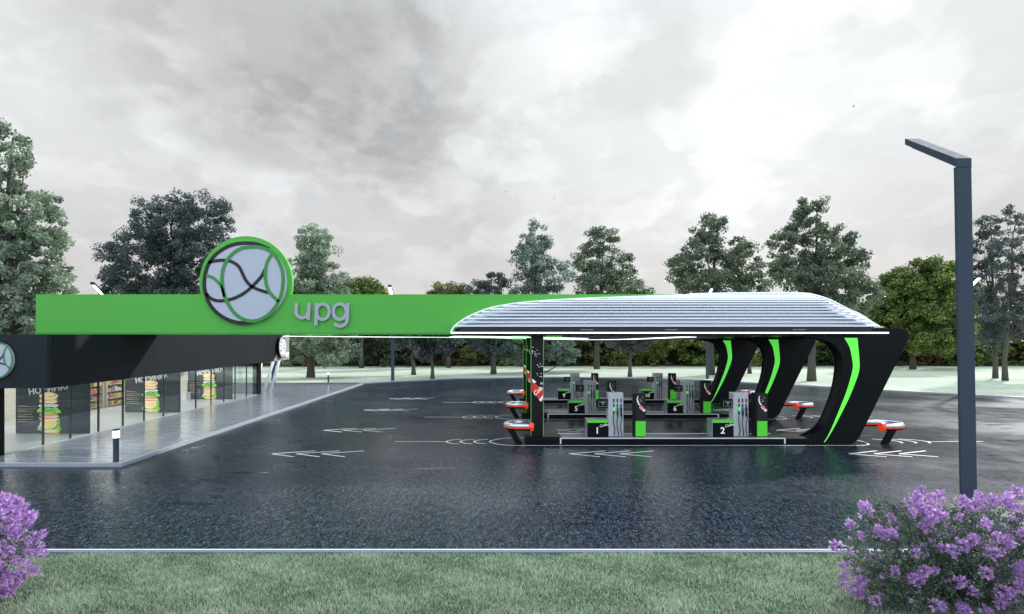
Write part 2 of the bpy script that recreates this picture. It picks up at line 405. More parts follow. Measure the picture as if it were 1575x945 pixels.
# ------------------------------------------------------------------ painted markings
def marking(name, mb): return tag(mb.build(name, PAINT), kind='structure')
def arrow(x, y, name='lane_arrow_marking'):
    mb = MB()
    for k in range(3):
        xo = x + k * 1.06
        for (dx, dy) in ((1.62, .66), (1.18, -.62)):
            if k == 2 and dx > 1.5: dx += 0
            mb.ribbon([(xo, y), (xo + dx, y + dy)], .11, .0085 + (.0005 if dy > 0 else 0))
    return marking(name, mb)
for yl in (23.45, 29.9, 39.1, 47.3):
    for xl in (-10.2, 2.45, 14.3): arrow(xl - (.3 if yl > 35 else 0), yl)
ROWY = [26.4, 35.3, 44.3]; RSH = [0.0, .58, 1.15]
for r, yc in enumerate(ROWY):
    sh = RSH[r]
    mb = MB(); mb.ribbon([(-5.6, yc), (-3.12, yc)], .09, .0085)
    for xt in (-3.12, -2.46, -1.8):
        mb.ribbon([(xt + .62, yc + .62), (xt + .25, yc + .48), (xt + .02, yc + .18), (xt, yc), (xt + .02, yc - .18), (xt + .25, yc - .48), (xt + .62, yc - .62)], .10, .0095)
    marking('lane_guide_marking', mb)
    mb = MB(); xr = 18.5 + sh
    for k in range(3):
        xt = xr + k * .66; pts = [(xt - .85, yc + .72), (xt - .25, yc + .5), (xt - .03, yc + .15), (xt, yc - .05), (xt - .05, yc - .28), (xt - .2, yc - .4)]
        mb.ribbon(pts, .10, .0095)
    mb.ribbon([(xr + 1.32, yc), (xr + 4.0, yc)], .07, .0085); marking('lane_guide_marking', mb)
    mb = MB(); x0, x1, hw = -1.05, 16.75 + sh, 1.02
    loop = [(x0 + 1.1, yc + hw)] + catmull([(x0 + 1.1, yc + hw), (x0 + .5, yc + hw * .78), (x0 + .05, yc + .25), (x0, yc), (x0 + .05, yc - .25), (x0 + .5, yc - hw * .78), (x0 + 1.1, yc - hw)], 3)
    loop += catmull([(x1 - .7, yc - hw), (x1 - .2, yc - hw * .75), (x1, yc), (x1 - .2, yc + hw * .75), (x1 - .7, yc + hw)], 4) + [(x0 + 1.1, yc + hw)]
    mb.ribbon(loop, .09, .0105); marking('island_outline_marking', mb)

# ------------------------------------------------------------------ pump islands
IZ = .27
def island(r):
    yc = ROWY[r]; sh = RSH[r]; y0, y1 = yc - .7, yc + .7
    where = ['front', 'middle', 'rear'][r]
    t = thing('pump_island', f'black raised pump island of the {where} row of fuel pumps', 'pump island', (6, yc, .004), 'raised pump islands')
    xa, xb, xc = .62, 2.3, 12.65 + sh * .4
    mb = MB(); mb.box(xa, xc + 1.5 + sh * .3, y0, y1, .004, IZ, .03); mb.build('base', BLACK, t)
    mb = MB()
    mb.box(xb, xc, y0 - .012, y0 + .07, IZ - .01, IZ + .025); mb.box(xb - .1, xc, y1 - .06, y1 + .012, IZ - .01, IZ + .025)
    mb.box(xb - .07, xb - .003, y0 - .012, y0 + .02, .03, IZ + .025); mb.box(xc + .003, xc + .07, y0 - .012, y0 + .02, .03, IZ + .025)
    mb.box(xb - .17, xb - .103, y1 - .06, y1 + .012, .03, IZ + .025)
    mb.build('edge_trim', mat('edge_trim_white', (.72, .74, .80), .35, emit=.12), t)
    mb = MB(); mb.box(xb + .02, xc - .05, y0 + .08, y1 - .07, IZ + .001, IZ + .012); mb.build('deck', mat('island_deck', (.10, .11, .12), .3, var=.2, vscale=4), t)
for r in range(3): island(r)

def squig(x, y, z0, z1, k):
    pts = []
    for i in range(13):
        u = i / 12; pts.append((x + .035 * math.sin(u * 7 + k), y - .03 - .05 * math.sin(u * PI), z0 + (z1 - z0) * u))
    return pts
def pump(num, loc, sib=None):
    """number counter + tall dispenser + screen; origin at the deck under the dispenser's left edge"""
    x, y, z = loc
    t = thing('fuel_dispenser', f'grey fuel dispenser with hoses beside black counter number {num}', 'fuel dispenser', loc, 'numbered fuel dispensers')
    mb = MB(); mb.box(x, x + .72, y - .28, y + .28, z, z + 2.08, .03); mb.build('cabinet', CAB, t)
    yf = y - .283; xs = [x + .26, x + .43, x + .60]
    for k, xx in enumerate(xs):
        mb = MB(); mb.box(xx - .032, xx + .032, yf - .006, yf, z + 1.62, z + 1.80); mb.box(xx - .034, xx + .034, yf - .006, yf, z + 1.02, z + 1.55); mb.build('nozzle_bay', RUBBER, t)
        m2 = [GREENL, BLUE, RUBBER][k]
        mb = MB(); mb.box(xx - .04, xx + .04, yf - .09, yf - .008, z + 1.22, z + 1.40, .02); mb.build('nozzle', m2, t)
        mb = MB(); mb.box(xx - .028, xx + .028, yf - .06, yf - .008, z + .95, z + 1.03, .01); mb.build('nozzle_boot', m2, t)
        mb = MB(); mb.tube(squig(xx, yf, z + .05, z + 1.2, k), .021, 6); mb.build('hose', RUBBER, t, True)
    mb = MB(); mb.box(x - .54, x - .004, y - .24, y - .14, z + 1.36, z + 1.78, .03); s = mb.build('screen', BLACK, t)
    mb = MB(); yy = y - .246
    a, b, c, d = x - .46, x - .06, z + 1.42, z + 1.68
    for (p, q, u, v) in ((a, b, c, c + .012), (a, b, d - .012, d), (a, a + .012, c + .013, d - .013), (b - .012, b, c + .013, d - .013)): mb.box(p, q, yy, yy + .005, u, v)
    mb.prism([(x - .33, z + 1.58), (x - .20, z + 1.585), (x - .14, z + 1.60), (x - .15, z + 1.63), (x - .34, z + 1.63)], lambda u, v, dd: (u, dd, v), yy, yy + .005)
    mb.box(x - .285, x - .215, yy, yy + .005, z + 1.50, z + 1.54); mb.build('display', mat('display_grey', (.35, .36, .38), .4, emit=.1), s)
    c0, c1 = x - 1.0, x - .02
    mb = MB(); mb.box(c0, c1, y - .34, y + .34, z, z + .66, .01); cb = mb.build('counter', BLACK, t)
    mb = MB(); mb.box(c0 - .004, c1 + .0, y - .345, y + .345, z + .664, z + .80, .01); mb.build('counter_top', GREENP, t)
    mb = MB(); mb.box(c0 - .03, c1, y - .355, y + .355, z + .803, z + .822); mb.box(c0 - .03, c0 - .012, y - .355, y + .355, z, z + .80); mb.build('glass_shelf', mat('shelf_glass', (.45, .55, .55), .1, metal=.3), t)
    text('number', str(num), WHITET, cb, ((c0 + c1) / 2 - .02, y - .346, z + .29), .42 if num < 10 else .36, .004, bold=.008)
    text('script_lettering', 'Coffee', WHITET, cb, (c1 - .20, y - .346, z + .55), .17, .003, shear=.45, rot=.22)
    return t
def coke_bottle(mb, mats_off, x, z, s, y):
    """tilted drink bottle print: red body, pale neck and cap, splash marks (x,z = upper left, s = scale)"""
    a = R(-52); ca, sa = math.cos(a), math.sin(a)
    def T(u, v, d): return (x + (u * ca - v * sa) * s, d, z + (u * sa + v * ca) * s)
    mb.cur = 0; mb.prism([(.32, -.10), (.42, -.16), (1.02, -.17), (1.05, 0), (1.02, .17), (.42, .16), (.32, .10)], T, y, y - .004)
    mb.cur = 1; mb.prism([(-.02, -.05), (.30, -.085), (.30, .085), (-.02, .05)], T, y, y - .004)
    mb.prism([(1.06, -.16), (1.18, -.13), (1.18, .13), (1.06, .16)], T, y, y - .004)
    return T
def ice(mb, x, z, s, y, n=14, seed=1):
    rr = random.Random(seed); mb.cur = 1
    for k in range(n):
        cx = x + rr.uniform(-.5, .5) * s; cz = z + rr.uniform(-.35, .35) * s; q = rr.uniform(.02, .07) * s; a0 = rr.uniform(0, 3)
        mb.prism([(cx + q * rr.uniform(.5, 1.3) * math.cos(a0 + j * PI / 2.5), cz + q * rr.uniform(.3, .8) * math.sin(a0 + j * PI / 2.5)) for j in range(5)], lambda u, v, d: (u, d, v), y - .0, y - .003)
def totem(loc, label):
    x, y, z = loc
    t = thing('advertising_totem', label, 'advertising totem', loc, 'poster totems on the pump islands')
    mb = MB(); mb.box(x - .265, x + .265, y - .26, y + .26, z, z + 2.06, .02); mb.build('body', mat('totem_black', (.010, .011, .013), .4, var=.1, spec=.25), t)
    mb = MB(); mb.box(x - .215, x + .262, y - .275, y - .262, z + .02, z + .74); mb.build('lower_panel', GREENP, t)
    mb = MB(); mb.box(x - .215, x + .262, y - .272, y - .262, z + .76, z + 2.03); p = mb.build('poster', mat('poster_black', (.014, .014, .016), .25), t)
    mb = MB(); yp = y - .2725
    T = coke_bottle(mb, 0, x - .10, z + 1.60, .42, yp)
    mb.cur = 1
    mb.prism(catmull([(x - .12, z + 1.92), (x - .16, z + 1.78), (x - .13, z + 1.62), (x - .09, z + 1.55), (x - .07, z + 1.62), (x - .115, z + 1.78), (x - .085, z + 1.93)], 3), lambda u, v, d: (u, d, v), yp, yp - .003)
    ice(mb, x + .02, z + 1.75, .3, yp, 9, 3); mb.build('bottle_print', [REDP, WHITET], p)
    text('bottle_lettering', 'Cola', WHITET, p, (x + .09, yp - .006, z + 1.33), .17, .001, shear=.4, rot=R(-40), bold=.004)
    return t
def row_y(r): return ROWY[r] + .02
p_px = [[(1, 935.6), (5, 899), (9, 877.6)], [(2, 1128), (6, 1050.5), (10, 1005.8)]]
for side in (0, 1):
    for r in range(3):
        num, px = p_px[side][r]; y = row_y(r)
        pump(num, (PX(px, y - .28), y, IZ + .012))
tpx = [[984.5, 941.5, 915.5], [1171.5, 1087, 1035]]
for side in (0, 1):
    for r in range(3):
        y = row_y(r); n_ = p_px[side][r][0]
        totem((PX(tpx[side][r], y - .26), y, IZ + .012), f'black and green poster totem just right of fuel dispenser {n_}')

# ------------------------------------------------------------------ red and chrome guard rails at the island ends
def guard(loc, side, label):
    x, y, z = loc                                   # foot of the leg; side -1 = left end, +1 = right end
    t = thing('guard_rail', label, 'guard rail', loc, 'looped guard rails at the island ends')
    s = side; xo = x + (1.13 if s > 0 else -.62); xi = x - s * (.95 if s > 0 else .62); hy = .66; zc = .84; pts = []
    xi_f = xi if s < 0 else x - .12
    pts.append((xi_f, y - hy, zc)); pts.append((xo - s * hy, y - hy, zc))
    for k in range(1, 12):
        a = -PI / 2 + PI * k / 12; pts.append((xo - s * hy + s * hy * math.cos(a), y + hy * math.sin(a), zc))
    pts += [(xo - s * hy, y + hy, zc), (xi - s * .0, y + hy, zc)]
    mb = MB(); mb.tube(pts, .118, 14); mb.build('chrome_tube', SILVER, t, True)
    mb = MB(); mb.tube([(a, b, c - .055) for a, b, c in pts], .108, 12); mb.build('red_light_band', RED, t, True)  # red light along the chrome, built as a glowing tube
    mb = MB(); mb.tube([(a, b, c - .12) for a, b, c in pts], .085, 10); mb.build('black_underside', RUBBER, t, True)  # black lower tube along the underside
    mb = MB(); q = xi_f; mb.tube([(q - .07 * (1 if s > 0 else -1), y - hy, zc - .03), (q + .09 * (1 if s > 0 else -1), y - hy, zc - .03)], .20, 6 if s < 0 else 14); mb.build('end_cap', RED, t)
    mb = MB(); mb.prism([(x - .14, z), (x + .16, z), (x + .16 + s * .40, zc - .12), (x - .14 + s * .40, zc - .12)], lambda u, v, d: (u, d, v), y - hy - .06, y - hy + .10); mb.build('leg', BLACK, t)
for r in range(3):
    w_ = ['front', 'middle', 'rear'][r]
    guard((.32, ROWY[r], .004), -1, f'red and chrome looped guard rail by the column of the {w_} pump island')
    guard((17.35 + RSH[r], ROWY[r], .004), 1, f'red and chrome looped guard rail beyond the curved arm of the {w_} pump island')

# ------------------------------------------------------------------ canopy
YB0, YB1 = 25.75, 26.2
can = thing('forecourt_canopy', 'long green and silver canopy over the pumps resting on curved black arms', 'canopy', (6, 26, .004))
YG = 26.5; XG0 = PX(55, YG); ZG0 = PZ(514.6, YG); ZG1 = PZ(453, YG)
XGe = PX(1052, YG)
mb = MB(); cxs, czs = PX(378, YG), PZ(435, YG); rs = 71.5 / F * YG
zz0 = ZG0; arc = []
a0 = math.asin((ZG1 - czs) / rs)
for k in range(41):
    a = a0 + (PI - 2 * a0) * k / 40; arc.append((cxs + rs * math.cos(a), czs + rs * math.sin(a)))
outl = [(XG0, zz0), (XGe, zz0), (XGe, ZG1)] + arc + [(XG0, ZG1)]
mb.prism(outl, lambda u, v, d: (u, d, v), YG, YG + .18)
fas = mb.build('green_fascia', GREEN, can)
mb = MB(); mb.box(XG0 + .05, XGe, YG + .183, YG + 3.0, ZG0 + .03, ZG1 - .03); mb.build('fascia_body', GREEN, can)
mb = MB(); mb.box(XG0, PX(700, YG), YG - .05, YG - .003, ZG0, ZG0 + .10); mb.build('fascia_lip', mat('lip_green', (.06, .42, .045), .5), can)
def strip_px(mb, pts, wpx, Yp, th, x0, y0, sx):
    """line drawn on a vertical face, given in picture units"""
    P = [Vector((PX(x0 + a / sx, Yp), PZ(y0 + b / sx, Yp))) for a, b in pts]; n = len(P); L = []; Rr = []
    for i, p in enumerate(P):
        d = (P[min(i + 1, n - 1)] - P[max(i - 1, 0)]).normalized(); q = Vector((-d.y, d.x)) * (wpx / sx / F * Yp / 2); L.append(p + q); Rr.append(p - q)
    vs = [(p.x, Yp, p.y) for p in L + Rr] + [(p.x, Yp - th, p.y) for p in L + Rr]; fs = []
    for i in range(n - 1):
        fs += [(2 * n + i, 2 * n + i + 1, 3 * n + i + 1, 3 * n + i), (i, i + 1, 2 * n + i + 1, 2 * n + i), (n + i, 3 * n + i, 3 * n + i + 1, n + i + 1)]
    mb.add(vs, fs)
LOGO_K = [([(540, 118), (490, 95), (450, 86), (400, 85), (350, 92), (300, 112), (250, 148), (215, 195), (197, 245), (190, 300), (196, 350), (215, 405), (250, 452), (300, 488), (350, 508), (400, 514), (450, 508)], 19),
          ([(212, 192), (240, 182), (290, 177), (335, 184), (372, 207), (392, 240), (408, 275), (430, 305), (458, 325), (490, 338), (535, 352)], 17),
          ([(200, 355), (222, 380), (255, 394), (300, 394), (350, 382), (400, 357), (440, 326), (480, 285), (502, 257), (516, 228)], 17)]
LOGO_G = [([(450, 104), (400, 110), (355, 132), (318, 170), (295, 215), (286, 265), (289, 320), (302, 375), (325, 422), (360, 468), (400, 494), (445, 504), (490, 496), (535, 470), (575, 425), (602, 370), (614, 305), (612, 245), (597, 195), (570, 150), (530, 120), (490, 107), (450, 104)], 18),
          ([(202, 258), (235, 270), (262, 292), (280, 315), (292, 345), (298, 375)], 15),
          ([(552, 148), (530, 185), (520, 230), (520, 280), (530, 325), (550, 360), (592, 400)], 17)]
YD = YG - .14
mb = MB(); rd = 63.5 / F * YD; cxd, czd = PX(377, YD), PZ(434.7, YD)
mb.prism([(cxd + rd * math.cos(2 * PI * k / 64), czd + rd * math.sin(2 * PI * k / 64)) for k in range(64)], lambda u, v, d: (u, d, v), YG - .002, YD)
disc = mb.build('sign_disc', DISC, can); disc['label'] = 'round grey sign disc with black and green curved lines'
mb = MB()
for pts, wd in LOGO_K: strip_px(mb, catmull(pts, 4), wd, YD - .002, .02, 260, 350, 3.5)
mb.build('black_logo_lines', mat('logo_black', (.008, .008, .010), .4), disc)
mb = MB()
for pts, wd in LOGO_G: strip_px(mb, catmull(pts, 4), wd, YD - .004, .026, 260, 350, 3.5)
mb.build('green_logo_lines', LOGOG, disc)
LU = [[(689, 408), (686, 450), (692, 474), (716, 488), (742, 478), (753, 452)], [(756, 407), (754, 455), (751, 498)]]
LP = [[(796, 408), (794, 470), (792, 529)], [(796, 455), (803, 426), (830, 413), (856, 426), (864, 455), (854, 484), (828, 496), (803, 484), (796, 455)]]
LG = [[(957, 455), (948, 426), (921, 413), (894, 426), (886, 455), (896, 484), (921, 496), (947, 484), (957, 455)], [(964, 407), (962, 470), (958, 506), (944, 526), (918, 532), (890, 519)]]
for L in (LU, LP, LG):
    mb = MB()
    for j, pts in enumerate(L): strip_px(mb, catmull(pts, 4) if len(pts) > 3 else pts, 17, YG - .06 - .003 * j, .06, 260, 350, 3.5)
    mb.build('sign_letter', LETTER, can)

# soffit: outline in plan, rear edge follows the curved light line
def SY(y): return F * (5.09 - H) / (HY - y)
rear_px = [(690, 517.2), (740, 518.2), (800, 519.9), (860, 521.6), (930, 522.4)]
rear = [((x - CX) / F * (F * .44 / (HY - y)), F * .44 / (HY - y)) for x, y in rear_px]
plan = [(PX(700, YB1), YB1)] + [(x, y) for x, y in rear[1:]] + [(10, 50.0), (19.9, 50.0), (19.3, 44), (18.7, 35.5), (17.9, YB1 + .5), (17.6, YB1)]
mb = MB(); mb.prism(plan, lambda u, v, d: (u, v, d), 5.09, 5.40); mb.build('soffit', mat('soffit_black', (.008, .009, .011), .4, spec=.2), can)
def led(pts, wd, m, z=5.075):
    P = []
    for x, y in pts:
        Yp = F * (z - H) / (HY - y); P.append(((x - CX) / F * Yp, Yp))
    mb = MB(); mb.ribbon(catmull(P, 5), wd, z - .02, z - .001); return mb
led([(436, 517), (520, 517.8), (600, 518.4), (700, 519)], .22, 0).build('light_strip', WHITEL, can)
led([(700, 517.2), (760, 517.9), (840, 519.4), (900, 520.6)], .5, 0).build('light_strip', WHITEL, can)
led([(700, 518.2), (780, 519.6), (850, 521.6), (905, 522.6), (960, 522.1), (1035, 519.2), (1060, 518.4)], .9, 0).build('light_strip', WHITEL, can)
led([(620, 518.9), (700, 519.3), (770, 520.2), (800, 521.0)], .5, 0, 5.06).build('green_light_strip', GREENL, can)
# front beam with its long light line
def beam_z(y): return PZ(y, YB0)
mb = MB(); mb.box(PX(706, YB0), PX(1330, YB0), YB0, YB1, beam_z(516.2), beam_z(509.6)); mb.build('front_beam', BLACK, can)
mb = MB(); mb.prism([(PX(706, YB0), beam_z(509.4)), (PX(1340, YB0), beam_z(509.4)), (PX(1346, YB0), beam_z(503.2)), (PX(712, YB0), beam_z(501.5))], lambda u, v, d: (u, d, v), YB0 + .06, YB1); mb.build('roof_gutter', mat('gutter_dark', (.03, .035, .045), .3, metal=.5), can)
mb = MB(); mb.box(PX(694, YB0), PX(1367, YB0), YB0 - .012, YB0 - .003, beam_z(513.2), beam_z(511.2)); mb.build('light_strip', WHITEL, can)
for xx in (903, 1033, 1230):
    mb = MB(); mb.box(PX(xx - 10, YB0), PX(xx + 10, YB0), YB0 + .03, YB0 + .055, beam_z(508.3), beam_z(506.6), .01); mb.build('downlight', mat('downlight', (.3, .32, .36), .3, metal=.6), can)
# silver ribbed shell
TOP = [(693, 512.5), (698, 503), (708, 495), (721, 487), (751, 474.8), (787, 467.7), (825, 463.6), (888, 459.8), (965, 457), (1020, 455.2), (1060, 453.8), (1110, 452.6), (1180, 451.9), (1228, 452.3), (1248, 454.5), (1275, 462.5), (1303, 476.5), (1326, 487), (1349, 503)]
def top_y(px): return float(np.interp(px, [p[0] for p in TOP], [p[1] for p in TOP]))
NS = 15; zlo = 5.50; zhi = PZ(454.5, YG)
def prof(t): return YB0 + .08 + .62 * (1 - math.cos(t * PI / 2)), 5.46 + (zhi - 5.46) * math.sin(t * PI / 2) ** .92
mbS = MB()
for k in range(NS):
    t = (k + .25) / NS; y, z = prof(t)
    yp = HY - (z - H) * F / y
    xs = [x for x in np.arange(694, 1349, .5) if top_y(x) <= yp - 1.0]
    if not xs: continue
    xa, xb = PX(xs[0], y), PX(xs[-1], y)
    rr_ = .5 * (zhi - 5.46) / NS
    bend = [xb - 3.2, xb - 2.0, xb - 1.0, xb - .35, xb]
    pts = [(xa, y, z)] + [(b_, y + .0 * i, z) for i, b_ in enumerate(bend)]
    # half round rib with a sharp lower lip: catches sky above and shade below
    sec = [(-.01, -rr_ * .97), (-.085, -rr_ * .80), (-.088, -rr_ * .45), (-.062, rr_ * .30), (-.02, rr_ * .80), (.06, rr_ * .95), (.06, -rr_ * .97)]
    n = len(sec); vs = []
    for (px_, py_, pz_) in pts:
        for dy, dz in sec: vs.append((px_, py_ + dy, pz_ + dz))
    fs = [(i * n + j, i * n + (j + 1) % n, (i + 1) * n + (j + 1) % n, (i + 1) * n + j) for i in range(len(pts) - 1) for j in range(n)]
    fs += [tuple(range(n)), tuple(range((len(pts) - 1) * n, len(pts) * n))]
    mbS.add(vs, fs)
mbS.build('ribbed_cladding', SILVER, can)
# shell surface behind the ribs and the roof going back
xs = list(np.linspace(700, 1347, 60)); vs = []; nr = 12
for x in xs:
    T = PZ(top_y(x) + 1.2, YG)
    X = PX(x, YG)
    for j in range(nr):
        if j < 5:
            t = j / 4; y = YB0 + .14 + .6 * (1 - math.cos(t * PI / 2)); z = 5.44 + (T - 5.44) * math.sin(t * PI / 2) ** .92
        else:
            t = (j - 4) / (nr - 5); y = YG + t * 20 * (1 if x < 1230 else max(.3, 1 - (x - 1230) / 160)); z = 5.42 + (T - 5.42) * (math.cos(t * PI / 2) ** .8)
        vs.append((X + (0 if j < 5 else (j - 4) * .12), y, z))
fs = [(i * nr + j, i * nr + j + 1, (i + 1) * nr + j + 1, (i + 1) * nr + j) for i in range(len(xs) - 1) for j in range(nr - 1)]
mk('roof_shell', vs, fs, SILVER2, can, True)
mb = MB(); tp = [(x, YB0 + .0 + .02 + (YG - YB0 - .12) * min(1, (512.5 - y) / 60), PZ(y, YB0 + .02 + (YG - YB0 - .12) * min(1, (512.5 - y) / 60))) for x, y in TOP[:11]]
tp = [(PX(x, yy), yy, z) for x, yy, z in tp]; mb.tube(catmull(tp, 5), .036, 8)
mb.build('shell_edge_trim', mat('trim_white', (.85, .87, .9), .25, emit=.35), can, True)
mb = MB(); tp2 = [(PX(x, YG), YG - .02, PZ(y + .3, YG)) for x, y in TOP[10:]]; mb.tube(catmull(tp2, 5), .085, 8); mb.build('roof_crest_trim', SILVER, can, True)

# curved arms
def arm(r):
    sh = RSH[r]; y0 = ROWY[r] - .55; y1 = y0 + .65; Yf, Yb = 25.85, 26.4
    inner = [(1226, 674), (1243, 665.5), (1256, 656), (1265, 642), (1273, 623), (1280, 603), (1285, 579), (1286.5, 556), (1283, 543), (1275, 531), (1266, 524.5), (1256, 521)]
    ip = [(PX(x, Yb), PZ(y, Yb)) for x, y in inner]
    outer = [(1394, 525), (1396.5, 517), (1394, 510.5), (1386, 507)] if r == 0 else [(1394, 525), (1394, 508)]
    op = [(PX(x, Yf), PZ(y, Yf)) for x, y in outer]
    right = [(PX(1227, Yb), .006), (PX(1306, Yf), .006), (PX(1314, Yf), PZ(679, Yf)), (PX(1320, Yf), PZ(673, Yf))]
    zt = PZ(507.0, Yf)
    top = [(PX(1240, Yf), zt), (PX(1240, Yf), PZ(517, Yf))]
    pts = catmull(right[1:], 2) + catmull(op, 3) + top + list(reversed(catmull(ip, 3))) + [right[0]]
    fr = [PX(1255, Yb), 0]
    mb = MB(); mb.prism([(u + sh, v if v > .1 else v) for u, v in pts], lambda u, v, d: (u, d, v), y0, y1)
    a = mb.build('curved_arm', BLACK, can)
    bv = a.modifiers.new('bevel', 'BEVEL'); bv.width = .05; bv.segments = 3; bv.limit_method = 'ANGLE'; bv.angle_limit = R(50)
    lft = [(1298.7, 520), (1306.7, 534), (1310.5, 551), (1311.6, 568), (1303.5, 598), (1294, 623), (1277, 663.5), (1267.3, 680.3)]
    rgt = [(1268.8, 680.3), (1281, 661), (1303.5, 617.5), (1315, 590), (1321, 572), (1322, 556), (1318.7, 520)]
    P = [(PX(x, y0 - .01 if r == 0 else Yf) + sh, PZ(y, Yf)) for x, y in catmull(lft, 3) + catmull(rgt, 3)]
    mb = MB(); mb.prism(P, lambda u, v, d: (u, d, v), y0 - .012, y0 - .003); mb.build('arm_light', GREENL, a)
for r in range(3): arm(r)
# columns with drink posters
def column(r):
    yf = ROWY[r] - .25; x0, x1 = .90, 1.49; yb = yf + .62
    if r: x1 = 1.44
    mb = MB(); mb.box(x0, x1, yf, yb, .28, 5.07); c = mb.build('column', mat('column_black', (.010, .009, .010), .4, spec=.25), can)
    mb = MB()
    for xx in (x0 - .008, x1 - .012): mb.box(xx, xx + .018, yf - .015, yf - .003, .28, 5.06)
    mb.build('edge_light', mat('edge_green', (.05, .5, .04), .4, emit=.5, ecol=(.06, .7, .05)), c)
    mb = MB(); mb.box(x0 - .32, x1 + .75, yf - .3, yb + .25, IZ + .002, IZ + .05); mb.build('column_base', BLACK, c)
    mb = MB(); yp = yf - .004
    def P(x, y): return (PX(x, 26.15), PZ(y, 26.15))
    poly = lambda pts: mb.prism([P(*p) for p in pts], lambda u, v, d: (u, d, v), yp, yp - .004)
    mb.cur = 0; poly([(818.3, 588), (822, 589), (835, 601), (835, 608), (829.5, 615), (818.3, 602)])
    mb.cur = 1; poly([(818.3, 583), (822, 585), (825, 588), (821, 590), (818.3, 586)]); poly([(835, 607), (835, 614), (832, 618), (828.5, 615)])
    for (ax, ay, q, sd) in ((822, 539, 7, 3), (829, 577.5, 5, 4), (831, 562, 5, 5), (833, 590, 2, 6), (826, 546, 4, 8)):
        rr = random.Random(sd)
        for k in range(9):
            bx = min(max(ax + rr.uniform(-.9, .9) * q, 819), 834); by = ay + rr.uniform(-.7, .7) * q; e = rr.uniform(.35, 1.4)
            poly([(bx - e, by), (bx, by - e * .5), (bx + e, by + e * .2), (bx + .2 * e, by + e * .5)])
    mb.build('bottle_print', [REDP, WHITET], c)
    ppx = P(827, 602); text('bottle_lettering', 'Cola', WHITET, c, (ppx[0], yp - .006, ppx[1]), .27, .002, shear=.35, rot=R(42), bold=.006)
    mb = MB(); mb.box(x0 - .9, x0 - .1, yf + .1, yf + .2, 5.02, 5.055); mb.box(x1 + .1, x1 + .9, yf + .1, yf + .2, 5.02, 5.055); mb.build('green_ceiling_light', GREENL, c)
for r in range(3): column(r)

# ------------------------------------------------------------------ shop
shop = thing('shop_building', 'low shop with dark fascia, lit glass walls and a round sign', 'shop', (-28, 36, .126))
ZP = .127
def GX(Y): return -21.0 - .08 * (Y - 24.8)         # glass wall
def FX(Y): return -18.3 - .08 * (Y - 22.0)         # fascia face
def fz(Y): return 2.92 + (3.26 - 2.92) * (Y - 22) / 29.2
def ft(Y): return 5.04 + .02 * (Y - 22)
YA, YZ = 22.0, 51.2; XW = -38.0
# fascia: front slab face, side slab face, roof
mb = MB()
st = [YA, 30, 38, 46, 47.8]
def slab(y_list, x_in, m, name):
    mb = MB(); vs = []
    for Y in y_list: vs += [(FX(Y), Y, fz(Y)), (FX(Y), Y, ft(Y)), (FX(Y) - x_in, Y, ft(Y)), (FX(Y) - x_in, Y, fz(Y))]
    n = len(y_list); fs = [(i * 4 + j, i * 4 + (j + 1) % 4, (i + 1) * 4 + (j + 1) % 4, (i + 1) * 4 + j) for i in range(n - 1) for j in range(4)] + [(0, 1, 2, 3), tuple(range(4 * n - 4, 4 * n))]
    mb.add(vs, fs); return mb.build(name, m, shop)
slab([YA + .02, 26.4, 30, 38, 46.0], 2.1, DARK, 'side_fascia')
# pale end piece of the fascia (slanted joint)
yj0, yj1 = 46.003, 51.2
mb = MB(); mb.prism([(yj0, fz(yj0)), (yj1, fz(yj1)), (yj1, ft(yj1)), (yj0, ft(yj0))], lambda u, v, d: (FX(u) - d, u, v), 0, 2.1)
endp = mb.build('fascia_end_panel', mat('pale_panel', (.36, .35, .34), .5, var=.05), shop); endp['label'] = 'pale grey end panel of the long fascia'
mb = MB(); mb.add([(FX(yj0) + .004, yj0 - .002, ft(yj0) - .001), (FX(yj0) + .004, yj0 - .002, fz(yj0)), (FX(48.3) + .006, 48.3, fz(48.3) + .02), (FX(50.6) + .006, 50.6, ft(50.6) - .002)][:0] or [(FX(45.95) + .012, 45.95, fz(45.95)), (FX(47.0) + .012, 47.0, fz(47.0)), (FX(50.2) + .012, 50.2, ft(50.2)), (FX(45.95) + .012, 45.95, ft(45.95))], [(0, 1, 2, 3)]); mb.build('dark_joint_panel', DARK, shop)
mb = MB(); mb.prism([(XW, 2.92), (FX(YA), 2.92), (FX(YA), 5.04), (XW, 5.04)], lambda u, v, d: (u, d, v), YA - .25, YA); mb.build('front_fascia', DARKF, shop)
mb = MB()
for (a, b) in ((-21.2, -21.18), (-19.55, -19.53)): mb.box(a, b, YA - .254, YA - .2505, 2.93, 3.9)
mb.box(XW, FX(YA), YA - .254, YA - .2505, 3.86, 3.875); mb.box(-20.6, -20.585, YA - .254, YA - .2505, 3.9, 5.0)
mb.build('panel_seams', mat('seam', (.006, .007, .008), .6), shop)
mb = MB()
for k in range(1, 12):
    Y = 22 + k * 2.4; mb.box(FX(Y) + .001, FX(Y) + .006, Y, Y + .025, fz(Y) + .62, ft(Y) - .02)
vs = []
for Y in (22.05, 45.9): vs += [(FX(Y) + .007, Y, fz(Y) + .58), (FX(Y) + .007, Y, fz(Y) + .60)]
mb.add(vs, [(0, 1, 3, 2)]); mb.build('panel_seams', MATS['seam'], shop)
mb = MB(); mb.prism([(XW, YA + .003), (FX(YA) - 2.103, YA + .003), (FX(YZ) - 2.103, YZ), (XW, YZ)], lambda u, v, d: (u, v, d), 3.30, 3.55); mb.build('roof', mat('roof_dark', (.05, .05, .055), .7), shop)
mb = MB(); mb.prism([(XW + .1, YA + .1), (GX(YA), 22.6), (GX(50), 50), (XW + .1, 50)], lambda u, v, d: (u, v, d), 3.15, 3.28); mb.build('ceiling', WHITE, shop)
